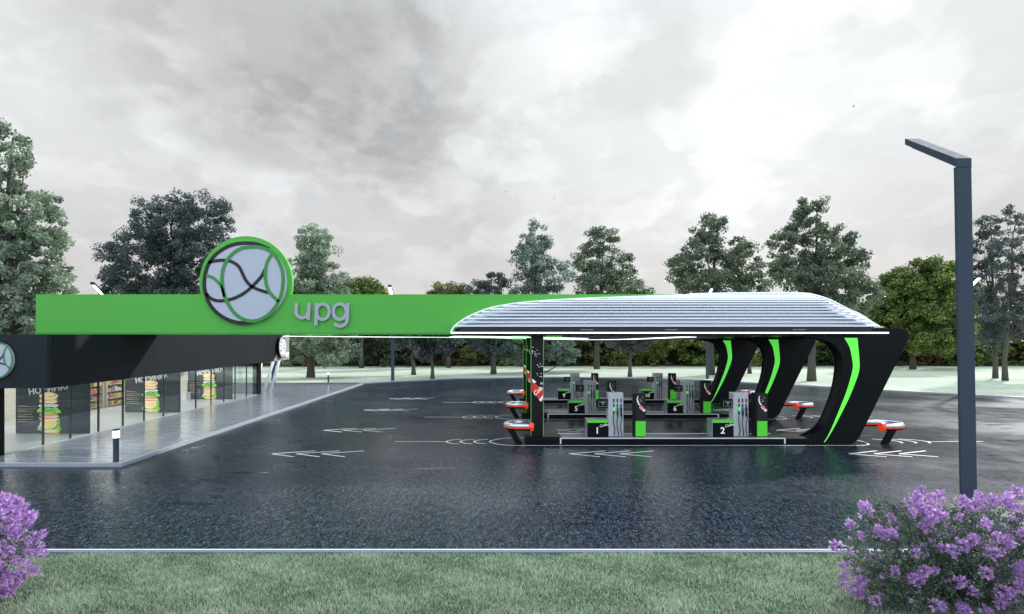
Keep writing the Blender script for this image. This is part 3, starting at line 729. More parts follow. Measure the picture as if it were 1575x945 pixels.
mb = MB(); mb.prism([(XW, 22.6), (GX(22.6) - .02, 22.6), (GX(50.2) - .02, 50.2), (XW, 50.2)], lambda u, v, d: (u, v, d), .128, .15); mb.build('shop_floor', mat('shop_floor', (.62, .62, .64), .3, var=.05), shop)
mb = MB(); mb.box(-29.75, -29.5, 22.7, 50.2, .152, 3.14); mb.build('inner_wall', mat('cream_wall', (.55, .50, .42), .6, var=.1), shop)
# pillars and mullions, panes
mb = MB(); mb.prism([(GX(22.4) - .35, 22.3), (GX(22.4) + .03, 22.3), (GX(22.65) + .03, 22.65), (GX(22.4) - .35, 22.65)], lambda u, v, d: (u, v, d), ZP, 3.13); mb.build('pillar', BLACK, shop)
mb = MB(); mb.prism([(GX(50) - .4, 49.9), (GX(50) + .05, 49.9), (GX(50) + .05, 50.6), (GX(50) - .4, 50.6)], lambda u, v, d: (u, v, d), ZP, 3.35); mb.build('pillar', BLACK, shop)
def gy(px): k = (px - CX) / F; return (-21.0 + .08 * 24.8) / (k + .08)
mpx = [67, 109, 152, 189.5, 222, 251.7, 277, 301.5, 325, 344.5, 362, 379.5]
my = [22.65] + [gy(p) for p in mpx] + [49.9]
for i in range(len(my) - 1):
    a, b = my[i] + .05, my[i + 1] - .05
    mb = MB(); mb.prism([(GX(a) - .03, a), (GX(a), a), (GX(b), b), (GX(b) - .03, b)], lambda u, v, d: (u, v, d), .152, 3.14); mb.build('glass_pane', GLASS, shop)
    if i:
        Y = my[i]; mb = MB(); mb.prism([(GX(Y) - .06, Y - .035), (GX(Y) + .015, Y - .035), (GX(Y) + .015, Y + .035), (GX(Y) - .06, Y + .035)], lambda u, v, d: (u, v, d), .151, 3.14); mb.build('mullion', MULL, shop)
for a, b in ((-29.4, -26.5), (-26.45, -23.5), (-23.45, -21.3)):
    mb = MB(); mb.box(a, b - .05, 22.75, 22.78, .152, 3.14); mb.build('glass_pane', GLASS, shop)
for Y in (24.5, 30, 32.5, 34.5, 39, 42, 44.2, 48):
    mb = MB(); mb.box(-28.6, -22.6 - .08 * (Y - 24), Y, Y + .35, 3.10, 3.145); mb.build('ceiling_light', mat('shop_light', (.9, .9, .9), .4, emit=17, ecol=(1, .97, .93)), shop)
# round signs on the shop
def logo_small(cx, cz, rad, Y, name='round_sign'):
    mb = MB(); mb.prism([(cx + rad * math.cos(2 * PI * k / 48), cz + rad * math.sin(2 * PI * k / 48)) for k in range(48)], lambda u, v, d: (u, d, v), Y, Y - .08); d = mb.build(name, DISC, shop)
    def T(p): return (cx + (p[0] - 402) / 222 * rad, cz - (p[1] - 300) / 222 * rad)
    for nm, L, m, th in (('black_logo_lines', LOGO_K, MATS['logo_black'], .012), ('green_logo_lines', LOGO_G, LOGOG, .016)):
        mb = MB()
        for pts, wd in L:
            P = [Vector(T(p)) for p in catmull(pts, 3)]; n = len(P); A = []; B = []
            for i, p in enumerate(P):
                dd = (P[min(i + 1, n - 1)] - P[max(i - 1, 0)]).normalized(); q = Vector((-dd.y, dd.x)) * (wd / 222 * rad / 2); A.append(p + q); B.append(p - q)
            vs = [(p.x, Y - .08 - th, p.y) for p in A + B]; mb.add(vs, [(i, i + 1, n + i + 1, n + i) for i in range(n - 1)])
        mb.build(nm, m, d)
    return d
logo_small(PX(-6.5, YA - .25), PZ(554, YA - .25), 29.5 / F * 21.75, YA - .252)
# oval-looking disc on the side face near the far end, seen very obliquely
def FXd(Y): return FX(Y) + .03
Yc = (-18.3 + .08 * 22) / ((430 - CX) / F + .08); rad = 17 / F * Yc
dirv = Vector((-.08, 1, 0)).normalized(); zc_ = PZ(534, Yc)
mb = MB(); n = 40
vs = [tuple(Vector((FX(Yc) + e, Yc, zc_)) + dirv * rad * k1 * math.cos(2 * PI * k / n) + Vector((0, 0, 1)) * rad * k1 * math.sin(2 * PI * k / n)) for e, k1 in ((.015, 1.0), (.26, 1.0)) for k in range(n)]
mb.add(vs, [tuple(range(n)), tuple(range(2 * n - 1, n - 1, -1))] + [(i, (i + 1) % n, n + (i + 1) % n, n + i) for i in range(n)])
ds = mb.build('round_sign_rim', BLACK, shop)
mb = MB(); vs = [tuple(Vector((FX(Yc) + e, Yc, zc_)) + dirv * rad * .9 * math.cos(2 * PI * k / n) + Vector((0, 0, 1)) * rad * .9 * math.sin(2 * PI * k / n)) for e in (.262, .30) for k in range(n)]
mb.add(vs, [tuple(range(n)), tuple(range(2 * n - 1, n - 1, -1))] + [(i, (i + 1) % n, n + (i + 1) % n, n + i) for i in range(n)])
mb.build('sign_face', WHITET, ds)
mb = MB()
for L in (LOGO_K, LOGO_G):
    for pts, wd in L[:3]:
        P = [((p[0] - 402) / 222 * rad * .85, -(p[1] - 300) / 222 * rad * .85) for p in catmull(pts, 3)]
        for i in range(len(P) - 1):
            a, b = Vector(P[i]), Vector(P[i + 1]); dd = (b - a).normalized(); q = Vector((-dd.y, dd.x)) * .03
            mb.add([tuple(Vector((FX(Yc) + .304, Yc, zc_)) + dirv * s_.x + Vector((0, 0, s_.y))) for s_ in (a + q, b + q, b - q, a - q)], [(0, 1, 2, 3)])
mb.build('logo_lines', MATS['logo_black'], ds)
text('side_lettering', 'upg', WHITET, shop, (FX(50.4) + .06, 50.35, PZ(544, 50.4)), .75, .02, axes=((-.08, 1, 0), (0, 0, 1)), bold=.01)
# white raking props at the far end
for (xt, yt, xb, yb) in ((402, 559, 395, 600), (420, 556.5, 406.5, 601), (429.5, 554.5, 416, 602)):
    B = G(xb, yb, .13); mb = MB(); mb.tube([(B[0], B[1], .12), (PX(xt, B[1] + .3), B[1] + .3, PZ(yt, B[1] + .3))], .13, 10); mb.build('raking_prop', WHITE, shop, True)

# ------------------------------------------------------------------ shop interior: poster partitions, shelving, goods
BUN = mat('bun', (.62, .36, .13), .5, emit=.3, var=.2, vscale=5); BUN2 = mat('bun_light', (.80, .60, .33), .5, emit=.35, var=.1)
LET = mat('lettuce', (.25, .55, .08), .5, emit=.35, var=.3, vscale=12); LET2 = mat('lettuce_dark', (.10, .36, .05), .5, emit=.3, var=.3, vscale=12)
CHE = mat('cheese', (.85, .62, .14), .5, emit=.35); HAM = mat('ham', (.72, .25, .20), .5, emit=.35, var=.1); HAM2 = mat('ham_pale', (.80, .60, .52), .5, emit=.35)
ONI = mat('onion', (.50, .35, .55), .5, emit=.35, var=.15); ONIW = mat('onion_white', (.80, .76, .80), .5, emit=.35); CREAM = mat('cream_bg', (.75, .73, .62), .5, emit=.3)
PAN = mat('poster_panel_dark', (.035, .045, .055), .18, var=.1, coat=.5)
BM = [BUN, BUN2, LET, LET2, CHE, HAM, HAM2, ONI, ONIW, CREAM]
def burger(x0, x1, z0, z1, y, parent):
    mb = MB(); W = x1 - x0; Hh = z1 - z0; cx = (x0 + x1) / 2; rr = random.Random(5); lay = [0]
    def el(u, v, a, b, m, wob=.0, n=22):
        lay[0] += 1; yy = y - .0015 * lay[0]; mb.cur = m; u = cx + u * W; v = z0 + v * Hh; a *= W; b *= Hh
        mb.add([(u + a * (1 + rr.uniform(-wob, wob)) * math.cos(2 * PI * k / n), yy, v + b * (1 + rr.uniform(-wob, wob)) * math.sin(2 * PI * k / n)) for k in range(n)], [tuple(range(n))])
    el(.30, .04, .22, .05, 0); el(0, .05, .40, .05, 1)
    for k in range(7): el(-.45 + k * .15, .10 + .02 * (k % 2), .13, .035, 2 + k % 2, .25)
    el(-.42, .14, .12, .035, 7, .1); el(-.05, .20, .42, .10, 9, .05)
    lay[0] += 1; mb.cur = 4; mb.add([(cx - .45 * W, y - .0015 * lay[0], z0 + .22 * Hh), (cx + .1 * W, y - .0015 * lay[0], z0 + .10 * Hh), (cx + .48 * W, y - .0015 * lay[0], z0 + .30 * Hh), (cx, y - .0015 * lay[0], z0 + .34 * Hh)], [(0, 1, 2, 3)])
    for k in range(5): el(.44, .15 + k * .04, .09, .025, 2 + k % 2, .3)
    el(0, .30, .44, .035, 6, .05); el(-.05, .335, .46, .028, 5, .08); el(.05, .37, .44, .03, 6, .05); el(0, .40, .46, .028, 5, .08); el(-.05, .425, .40, .02, 0)
    for k in range(9): el(-.42 + k * .105, .50 + .03 * math.sin(k * 2.1), .15, .045, 2, .25)
    for k in range(6): el(-.25 + k * .1, .50 + .02 * math.sin(k * 3.0), .08, .022, 3, .35)
    el(-.22, .605, .26, .038, 8); el(-.22, .605, .20, .024, 7); el(-.20, .60, .12, .012, 8)
    el(.22, .615, .26, .035, 8); el(.22, .62, .20, .022, 7); el(-.05, .58, .10, .015, 3, .3)
    el(0, .70, .44, .045, 1, .03); el(.02, .74, .46, .02, 0, .05)
    el(.02, .82, .45, .085, 1, .02); el(.06, .845, .36, .05, 0, .03); el(-.02, .855, .34, .045, 1, .03)
    for k in range(14): el(rr.uniform(-.25, .25), rr.uniform(.84, .88), .012, .005, 9, 0, 6)
    mb.build('burger_picture', BM, parent)
panels = [(24, 137, 667, 60, 92), (192, 278, 634.5, 220, 244.5), (289, 357, 614.5, 312, 332)]
for i, (xa, xb, yb, b0, b1) in enumerate(panels):
    Y = F * (H - .15) / (yb - HY); X0, X1 = PX(xa, Y), min(PX(xb, Y), GX(Y) - .12)
    lab = ['tall dark menu panel with burger picture at the near end of the shop', 'tall dark menu panel with burger picture in the middle of the shop', 'tall dark menu panel with burger picture at the far end of the shop'][i]
    t = thing('menu_panel', lab, 'menu panel', ((X0 + X1) / 2, Y, .152), 'menu panels inside the shop')
    mb = MB(); mb.box(X0, X1, Y, Y + .10, .152, 3.08, .01); mb.build('panel', PAN, t)
    bx0, bx1 = PX(b0, Y), PX(b1, Y)
    burger(bx0, bx1, .17, 2.46 if i == 0 else 2.5, Y - .002, t)
    text('headline', 'НОВИНКА', WHITE, t, ((bx0 + bx1) / 2 + .1, Y - .09, 2.40), .44, .004, rot=R(9), bold=.012)
    mb = MB(); rr = random.Random(i)
    for k in range(7):
        zz = 1.5 - k * .13; xw = rr.uniform(.6, 1.0); mb.box(X0 + .12, X0 + .12 + xw, Y - .006, Y - .002, zz, zz + .02)
        if k % 2 == 0: mb.box(X0 + .12, X0 + .12 + xw * .5, Y - .006, Y - .002, zz + .045, zz + .06)
    mb.build('menu_text', mat('menu_text', (.45, .35, .25), .5, emit=.15), t)
# shelving along the inner wall
SHELF = mat('shelf_cream', (.62, .56, .46), .5, var=.06); gm = [mat('goods_%s' % n_, c_, .45) for n_, c_ in (('ochre', (.50, .32, .10)), ('brown', (.24, .14, .08)), ('cream', (.66, .60, .48)), ('red', (.50, .10, .07)), ('olive', (.25, .28, .10)), ('blue', (.12, .20, .35)))]
spots = [(29.3, 'first shelf unit from the left pillar, cream with packed goods'), (33.5, 'cream shelf unit hidden behind the near menu panel'), (38.2, 'cream shelf unit seen just right of the near menu panel'), (40.4, 'cream shelf unit full of goods left of the middle menu panel')]
spots = [spots[0], spots[2], spots[3]]
for si, (Y, lab) in enumerate(spots):
    t = thing('shelf_unit', lab, 'shelf unit', (-29.2, Y, .152), 'cream shelf units along the shop wall')
    mb = MB(); mb.box(-29.48, -28.9, Y - .95, Y - .90, .152, 2.6); mb.box(-29.48, -28.9, Y + .90, Y + .95, .152, 2.6); mb.box(-29.48, -29.45, Y - .89, Y + .89, .152, 2.6); mb.build('frame', SHELF, t)
    for k in range(5):
        z = .25 + k * .5; mb = MB(); mb.box(-29.44, -28.92, Y - .895, Y + .895, z, z + .035); mb.build('shelf', SHELF, t)
        rr = random.Random(si * 10 + k); yy = Y - .85
        while yy < Y + .6:
            wd = rr.uniform(.26, .42); hh = rr.uniform(.18, .38); c = rr.randrange(6)
            mb = MB(); mb.box(-29.36, -28.96, yy, yy + wd - .04, z + .036, z + .036 + hh, .012)
            o = mb.build('goods_box', gm[c]); lv = ['bottom', 'second', 'third', 'fourth', 'top'][k]
            tag(o, '%s box on the %s shelf of the unit %s' % (['ochre', 'brown', 'cream', 'red', 'olive', 'blue'][c], lv, ['by the left pillar', 'right of the near menu panel', 'left of the middle menu panel'][si]), 'box', 'boxes of goods on the shop shelves')
            yy += wd
t = thing('display_plinth', 'low white display block beside the far menu panel', 'display plinth', (PX(285, 44.5), 44.5, .152))
mb = MB(); mb.box(PX(280, 44.5), PX(290, 44.5), 44.2, 44.8, .152, .75, .02); mb.build('body', WHITE, t); mb = MB(); mb.box(PX(279, 44.5), PX(291, 44.5), 44.15, 44.85, .752, .79, .01); mb.build('top', WHITE, t)

# ------------------------------------------------------------------ bollard lights
for (px, yb, zb, lab) in ((178.5, 711, .128, 'short black bollard light on the near corner of the wet paving'), (505, 589, .128, 'short black bollard light at the far end of the wet paving')):
    X, Y = G(px, yb, zb); t = thing('bollard_light', lab, 'bollard light', (X, Y, zb), 'bollard lights on the paving')
    mb = MB(); mb.box(X - .075, X + .075, Y - .075, Y + .075, zb, zb + .93, .01); mb.build('post', POLE, t)
    mb = MB(); mb.box(X - .085, X + .085, Y - .085, Y + .085, zb + .933, zb + 1.20, .01); mb.build('light', mat('bollard_lamp', (.9, .9, .9), .4, emit=2.2, ecol=(.95, .98, 1)), t)
    mb = MB(); mb.box(X - .09, X + .09, Y - .09, Y + .09, zb + 1.203, zb + 1.27, .01); mb.build('cap', POLE, t)

# ------------------------------------------------------------------ street lamps
def lamp(X, Y, label, toward=-1, hgt=9.7, wd=.42, dp=.045, lean=0.0, lit=True, rise=1.18, reach=1.75):
    t = thing('street_lamp', label, 'street lamp', (X, Y, .004), 'angular street lamps')
    mb = MB(); h = wd / 2; L = lean
    vs = [(X - h, Y - dp, .004), (X + h, Y - dp, .004), (X + h, Y + dp, .004), (X - h, Y + dp, .004)]
    vs += [(a - L, b, hgt - .243) for a, b, _ in vs]
    mb.add(vs, [(0, 1, 2, 3), (7, 6, 5, 4)] + [(i, (i + 1) % 4, (i + 1) % 4 + 4, i + 4) for i in range(4)]); p = mb.build('post', POLE, t)
    bv = p.modifiers.new('bevel', 'BEVEL'); bv.width = .012; bv.segments = 2
    ys = Y - dp; th = .13 * wd / .42
    Z0 = hgt + .0; y0 = ys; y1 = y0 + toward * reach
    X0 = X - L; k = 1.0; dx = -.14 if toward > 0 else 0
    mb = MB(); vs = [(X0 - h, y0, Z0), (X0 + h, y0, Z0), (X0 + h, y0, Z0 - .24), (X0 - h, y0, Z0 - .24), (X0 - h * k + dx, y1, Z0 + rise), (X0 + h * k + dx, y1, Z0 + rise), (X0 + h * k + dx, y1, Z0 + rise - .18), (X0 - h * k + dx, y1, Z0 + rise - .18)]
    mb.add(vs, [(0, 1, 2, 3), (7, 6, 5, 4)] + [(i, (i + 1) % 4, (i + 1) % 4 + 4, i + 4) for i in range(4)]); mb.build('arm', POLE, t)
    mb = MB(); q = h * .7; a, b = .12, .90
    pt = lambda s, u, dz: (X0 + s * q + dx * u, y0 + (y1 - y0) * u, Z0 + rise * u - .245 + .04 * u + dz)
    mb.add([pt(-1, a, 0), pt(1, a, 0), pt(1, b, 0), pt(-1, b, 0), pt(-1, a, -.02), pt(1, a, -.02), pt(1, b, -.02), pt(-1, b, -.02)], [(0, 1, 2, 3), (7, 6, 5, 4), (0, 4, 5, 1), (1, 5, 6, 2), (2, 6, 7, 3), (3, 7, 4, 0)])
    mb.build('lamp_head', LAMPL if lit else WHITE, t)
    return t
lamp(PX(1490, 15), 15, 'large dark grey angular street lamp rising behind the right flowering bush', +1, hgt=9.69, wd=.42, lean=.17, lit=False)
lamp(PX(161, 60), 60, 'lit street lamp whose head shows over the left part of the green fascia', hgt=10.05)
lamp(PX(420.5, 62), 62, 'dark street lamp standing behind the raking white props of the shop', hgt=9.6)
lamp(PX(604, 70.6), 70.6, 'lit street lamp on the lawn edge right of the canopy lettering', hgt=10.9)
lamp(PX(1088, 74.5), 74.5, 'lit street lamp behind the leftmost curved canopy arm', hgt=11.1)
lamp(PX(1484, 52.5), 52.5, 'lit street lamp mostly hidden behind the large near street lamp', hgt=9.9)

# ------------------------------------------------------------------ trees
def leaves(centres, crad, nper, size, col_a, col_b, spread=1.0, up=.35, flat=.6):
    """leaf quads round clump centres; col_a / col_b are the dark and light leaf colours"""
    C = np.asarray(centres); n = len(C) * nper
    c = np.repeat(C, nper, 0); cr = np.repeat(np.asarray(crad), nper)
    d = rng.normal(0, 1, (n, 3)); d /= np.linalg.norm(d, axis=1)[:, None]; d[:, 2] *= .75
    p = c + d * (cr * rng.uniform(.2, 1.0, n) ** .6)[:, None]
    nr_ = rng.normal(0, 1, (n, 3)) + d * .8; nr_[:, 2] += up; nr_ /= np.linalg.norm(nr_, axis=1)[:, None]
    a = np.cross(nr_, rng.normal(0, 1, (n, 3))); a /= np.linalg.norm(a, axis=1)[:, None]; b = np.cross(nr_, a)
    s = size * rng.uniform(.6, 1.4, n)[:, None]
    v = np.stack([p - a * s, p + b * s * flat + nr_ * s * .15, p + a * s, p - b * s * flat + nr_ * s * .15], 1)
    tone = np.repeat(rng.uniform(0, 1, len(C)), nper) * .6 + rng.uniform(0, 1, n) * .4
    tone = np.clip(tone + rng.normal(0, .12, n), 0, 1)[:, None]
    col = (np.array(col_a) * (1 - tone) + np.array(col_b) * tone) * 1.4
    return v, col

def lobes_to_clumps(lobes, n, shell=.5):
    """lobes: (cx, cy, cz, rx, ry, rz); clump centres weighted to the outside of each lobe"""
    vol = np.array([l[3] * l[5] * l[4] for l in lobes]) ** .72; cnt = np.maximum(4, (n * vol / vol.sum()).astype(int)); out = []
    for l, k in zip(lobes, cnt):
        d = rng.normal(0, 1, (k, 3)); d /= np.linalg.norm(d, axis=1)[:, None]
        q = rng.uniform(0, 1, k) ** (1 / 3 * (1 - shell) + .08) * rng.uniform(.86, 1.08, k)
        out.append(np.array(l[:3]) + d * q[:, None] * np.array(l[3:]))
    return np.concatenate(out)

def tree(label, px, yb, lobes_px, ca, cb, n=190, crad=.75, nper=75, leaf=.17, trunk=.28, Y=None, cat='tree', twigs=26, depth=.9, name='deciduous_tree', up=.35, group='broadleaf trees around the forecourt'):
    Y = Y or F * H / (yb - HY); X = PX(px, Y); sc_ = Y / F
    t = thing(name, label, cat, (X, Y, 0), group)
    L = []
    for i, (lx, ly, rx, ry) in enumerate(lobes_px):
        L.append((PX(lx, Y), Y + (rng.uniform(-.35, .35) * rx * sc_ if i else 0), PZ(ly, Y), rx * sc_, min(rx, 60) * sc_ * depth, ry * sc_))
    C = lobes_to_clumps(L, n); cr = rng.uniform(.6, 1.25, len(C)) * crad
    v, col = leaves(C, cr, nper, leaf, ca, cb, up=up)
    quads('crown', v, 4, LEAF, t, col)
    mb = MB(); zlow = min(l[2] - l[5] for l in L); ztop = max(l[2] + l[5] * .6 for l in L); cxm = np.mean([l[0] for l in L])
    zs = np.linspace(0, ztop, 9); rr = random.Random(int(px)); sway = [rr.uniform(-.25, .25) * (i > 1) for i in range(9)]
    tp = [(X + (cxm - X) * min(1, max(0, (z - zlow) / max(ztop - zlow, 1))) * .7 + sway[i], Y + sway[-i] * .6, z) for i, z in enumerate(zs)]
    rad = [trunk * (1.25 if i == 0 else (1 - .86 * (z / ztop) ** .8)) for i, z in enumerate(zs)]
    mb.tube(tp, rad, 9)
    idx = rng.choice(len(C), min(twigs, len(C)), replace=False)
    for j in idx:
        c = C[j]; zz = max(zlow * .75, c[2] - rr.uniform(.25, .6) * (c[2] - zlow * .8) - .4); k = min(range(9), key=lambda q: abs(tp[q][2] - zz)); b = Vector(tp[k]); e = Vector(c)
        m1 = b.lerp(e, .5) + Vector((0, 0, -.08 * (e - b).length + rr.uniform(-.2, .3))); r0 = max(.03, rad[k] * .42)
        mb.tube([b, b.lerp(m1, .5), m1, m1.lerp(e, .6), e], [r0, r0 * .75, r0 * .5, r0 * .3, .012], 5, False)
    mb.build('trunk', BARK, t, True)
    return t
# colours
TEAL = ((.05, .085, .055), (.36, .43, .32)); DKB = ((.022, .034, .034), (.13, .165, .16)); OLV = ((.06, .075, .03), (.19, .21, .09))
BRT = ((.035, .06, .015), (.20, .26, .07)); GRN = ((.035, .06, .04), (.21, .26, .17)); BLT = ((.045, .08, .065), (.24, .31, .26))
tree('tall pale green tree at the left edge behind the shop roof', 5, 0, [(0, 250, 45, 62), (18, 330, 66, 60), (30, 430, 72, 70), (-50, 380, 60, 120), (75, 430, 35, 30), (60, 355, 35, 26), (10, 500, 90, 50)], *TEAL, n=560, crad=.62, nper=100, leaf=.13, trunk=.5, Y=46, twigs=60)
tree('large dark bluish tree behind the left part of the green fascia', 270, 0, [(255, 350, 52, 52), (318, 345, 40, 48), (235, 410, 62, 55), (310, 410, 55, 60), (190, 440, 32, 30), (275, 470, 95, 40)], *DKB, n=620, crad=.8, nper=110, leaf=.13, trunk=.5, Y=62, twigs=50)
tree('round-crowned green tree right of the sign disc', 478, 581, [(480, 370, 26, 30), (490, 400, 34, 38), (465, 440, 38, 40), (505, 450, 38, 36), (450, 470, 34, 40), (485, 510, 60, 34), (440, 540, 34, 22), (520, 545, 36, 20)], *TEAL, n=480, crad=.9, nper=90, leaf=.17, trunk=.5)
tree('dark tree with slim trunk just right of the lamp under the fascia', 636, 577, [(636, 510, 38, 34), (625, 480, 24, 22), (650, 535, 22, 12)], *DKB, n=160, trunk=.33)
tree('dark tree with forked crown behind the fascia, nearest the lawn edge', 665, 583, [(665, 505, 40, 34), (680, 530, 26, 18), (650, 540, 18, 12)], *DKB, n=170, trunk=.27)
tree('dark tree whose top shows just left of the tall loose tree', 759, 576, [(760, 440, 22, 22), (735, 445, 18, 14), (755, 485, 42, 34), (748, 520, 36, 24), (770, 540, 20, 14)], *DKB, n=240, trunk=.42)
tree('tall loose pale tree rising above the tip of the silver roof', 822, 574, [(825, 370, 24, 26), (820, 400, 34, 32), (845, 425, 36, 30), (805, 440, 30, 26), (825, 490, 56, 40), (800, 535, 32, 24), (858, 535, 34, 24)], *BLT, n=400, crad=.95, nper=75, leaf=.17, trunk=.42)
tree('stepped olive green tree second from the silver roof tip', 918, 568, [(915, 372, 22, 24), (940, 372, 12, 18), (905, 400, 26, 24), (955, 410, 26, 22), (930, 440, 52, 26), (978, 445, 22, 14), (925, 490, 50, 34)], *GRN, n=340, crad=1.15, nper=80, leaf=.21, trunk=.5)
tree('small dark round tree behind dispenser number 10', 969, 580, [(968, 500, 40, 26), (950, 520, 28, 18), (990, 522, 26, 16)], *DKB, n=150, trunk=.3)
tree('broad layered tree behind the crest of the silver roof', 1094, 577, [(1085, 352, 20, 20), (1110, 345, 14, 14), (1080, 385, 34, 24), (1120, 390, 36, 22), (1050, 410, 30, 20), (1150, 415, 32, 20), (1095, 435, 66, 24), (1165, 440, 26, 20), (1095, 490, 60, 34)], *GRN, n=430, crad=.95, nper=80, leaf=.18, trunk=.5)
tree('tallest layered tree above the right end of the silver roof', 1248, 586.5, [(1235, 325, 18, 20), (1262, 318, 12, 12), (1240, 355, 34, 22), (1295, 365, 22, 18), (1205, 372, 24, 15), (1275, 395, 40, 24), (1215, 405, 36, 26), (1320, 400, 20, 18), (1255, 435, 76, 26), (1320, 450, 30, 26), (1255, 485, 62, 34)], *GRN, n=520, crad=.78, nper=85, leaf=.16, trunk=.48)
tree('slim young tree seen between the second and third arms', 1153, 575, [(1155, 500, 30, 26), (1160, 525, 22, 18)], *GRN, n=110, trunk=.3)
tree('airy birch left of two at the right edge', 1531, 582, [(1522, 350, 16, 24), (1515, 385, 26, 30), (1512, 430, 24, 34), (1530, 480, 32, 30), (1520, 520, 26, 16)], *DKB, n=210, crad=.62, nper=60, leaf=.14, trunk=.3, twigs=60, name='birch_tree', group='birches at the right edge')
tree('airy birch right of two at the right edge', 1546, 586, [(1555, 345, 20, 28), (1560, 395, 34, 34), (1585, 430, 40, 40), (1560, 480, 40, 34), (1600, 500, 40, 30)], *DKB, n=270, crad=.62, nper=60, leaf=.14, trunk=.3, twigs=70, name='birch_tree', group='birches at the right edge')
tree('dense bright green round tree right of the canopy end', 1404, 561, [(1415, 440, 52, 46), (1380, 465, 42, 48), (1450, 455, 46, 50), (1410, 500, 70, 48), (1360, 500, 30, 40), (1475, 500, 40, 45)], *BRT, n=760, crad=1.35, nper=100, leaf=.24, trunk=.5, Y=104, twigs=12, up=.9)
tree('round bright shrub-like tree behind the lettering end of the fascia', 556, 0, [(555, 450, 36, 22), (575, 470, 30, 26), (540, 485, 34, 30)], *BRT, n=230, crad=1.2, nper=90, leaf=.24, trunk=.4, Y=108)
tree('olive shrub-like tree showing above the fascia right of the left lamp', 690, 0, [(690, 452, 30, 15), (672, 462, 22, 14), (695, 480, 40, 30)], *OLV, n=190, crad=1.2, nper=90, leaf=.24, trunk=.4, Y=110)

def wood():
    V = []; K = []
    rr = np.random.default_rng(11)
    pal = [((.05, .06, .02), (.19, .20, .06)), ((.06, .045, .02), (.17, .13, .06)), ((.03, .055, .015), (.15, .21, .05)), ((.03, .045, .03), (.12, .15, .09)), ((.05, .08, .02), (.22, .27, .07))]
    x = -150
    while x < 150:
        wd = rr.uniform(4.5, 8); Y = rr.uniform(116, 121); hh = rr.uniform(10, 15.0)
        lob = [(x + rr.uniform(-2, 2), Y + rr.uniform(-1, 3), z, wd * rr.uniform(.75, 1.1), 3.5, hh * .28) for z in (hh * .12, hh * .35, hh * .6, hh * .78)]
        C = lobes_to_clumps(lob, 62); C[:, 2] = np.maximum(C[:, 2], .3)
        a, b = pal[rr.integers(0, 5)]
        v, c = leaves(C, rr.uniform(.8, 1.6, len(C)), 46, .33, a, b, up=.7); V.append(v); K.append(c); x += wd * rr.uniform(.65, .95)
    x = -160                                             # the deeper rows of the wood
    while x < 160:
        Y = rr.uniform(124, 134); hh = rr.uniform(11, 15)
        C = lobes_to_clumps([(x, Y, hh * .4, 6, 4, hh * .55)], 60); v, c = leaves(C, np.full(len(C), 2.0), 34, .6, pal[3][0], pal[3][1]); V.append(v); K.append(c); x += 5
    return tag(quads('far_wood', np.concatenate(V), 4, LEAF, None, np.concatenate(K)), 'mixed olive and brown wood closing the far side of the meadow', 'wood', kind='stuff')
wood()
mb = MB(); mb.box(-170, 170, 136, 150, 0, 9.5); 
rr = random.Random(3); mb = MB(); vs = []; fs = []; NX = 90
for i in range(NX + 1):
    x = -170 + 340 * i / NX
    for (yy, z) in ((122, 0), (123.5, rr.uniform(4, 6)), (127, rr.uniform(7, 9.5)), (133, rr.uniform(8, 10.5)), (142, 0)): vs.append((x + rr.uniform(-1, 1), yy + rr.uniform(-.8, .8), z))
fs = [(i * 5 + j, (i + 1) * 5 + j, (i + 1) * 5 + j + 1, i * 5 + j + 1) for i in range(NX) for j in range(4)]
mb.add(vs, fs); tag(mb.build('backing', mat('backing', (.025, .03, .015), .95, var=.6, vscale=.8)), 'dark backing added to fill the inside of the far wood', 'backing', kind='stuff')  # added dark inner backing, closes the gaps between the leaves

# ------------------------------------------------------------------ flowering bushes
def cluster_mesh(seed):
    r = np.random.default_rng(seed); n = 84
    ax = r.uniform(0, 1, n); ang = r.uniform(0, 2 * PI, n); rad = .075 * (1 - .65 * ax) + .012
    base = np.stack([np.cos(ang) * rad * .5, np.sin(ang) * rad * .5, ax * .17], 1)
    d = np.stack([np.cos(ang) * .8, np.sin(ang) * .8, .5 + .9 * ax], 1) + r.normal(0, .28, (n, 3)); d /= np.linalg.norm(d, axis=1)[:, None]
    L = r.uniform(.04, .085, n)[:, None]; s = np.cross(d, r.normal(0, 1, (n, 3))); s /= np.linalg.norm(s, axis=1)[:, None]; nn = np.cross(d, s)
    wd = L * .24
    v = np.stack([base, base + d * L * .55 + s * wd + nn * .006, base + d * L, base + d * L * .55 - s * wd + nn * .006], 1)
    t = r.uniform(0, 1, n)[:, None]; c = np.array([.38, .20, .54]) * (1 - t) + np.array([.86, .64, .90]) * t
    o = quads('flower_cluster', v, 4, PETAL, None, c); me = o.data; bpy.data.objects.remove(o); return me
CM = [cluster_mesh(s) for s in (1, 2, 3, 4)]
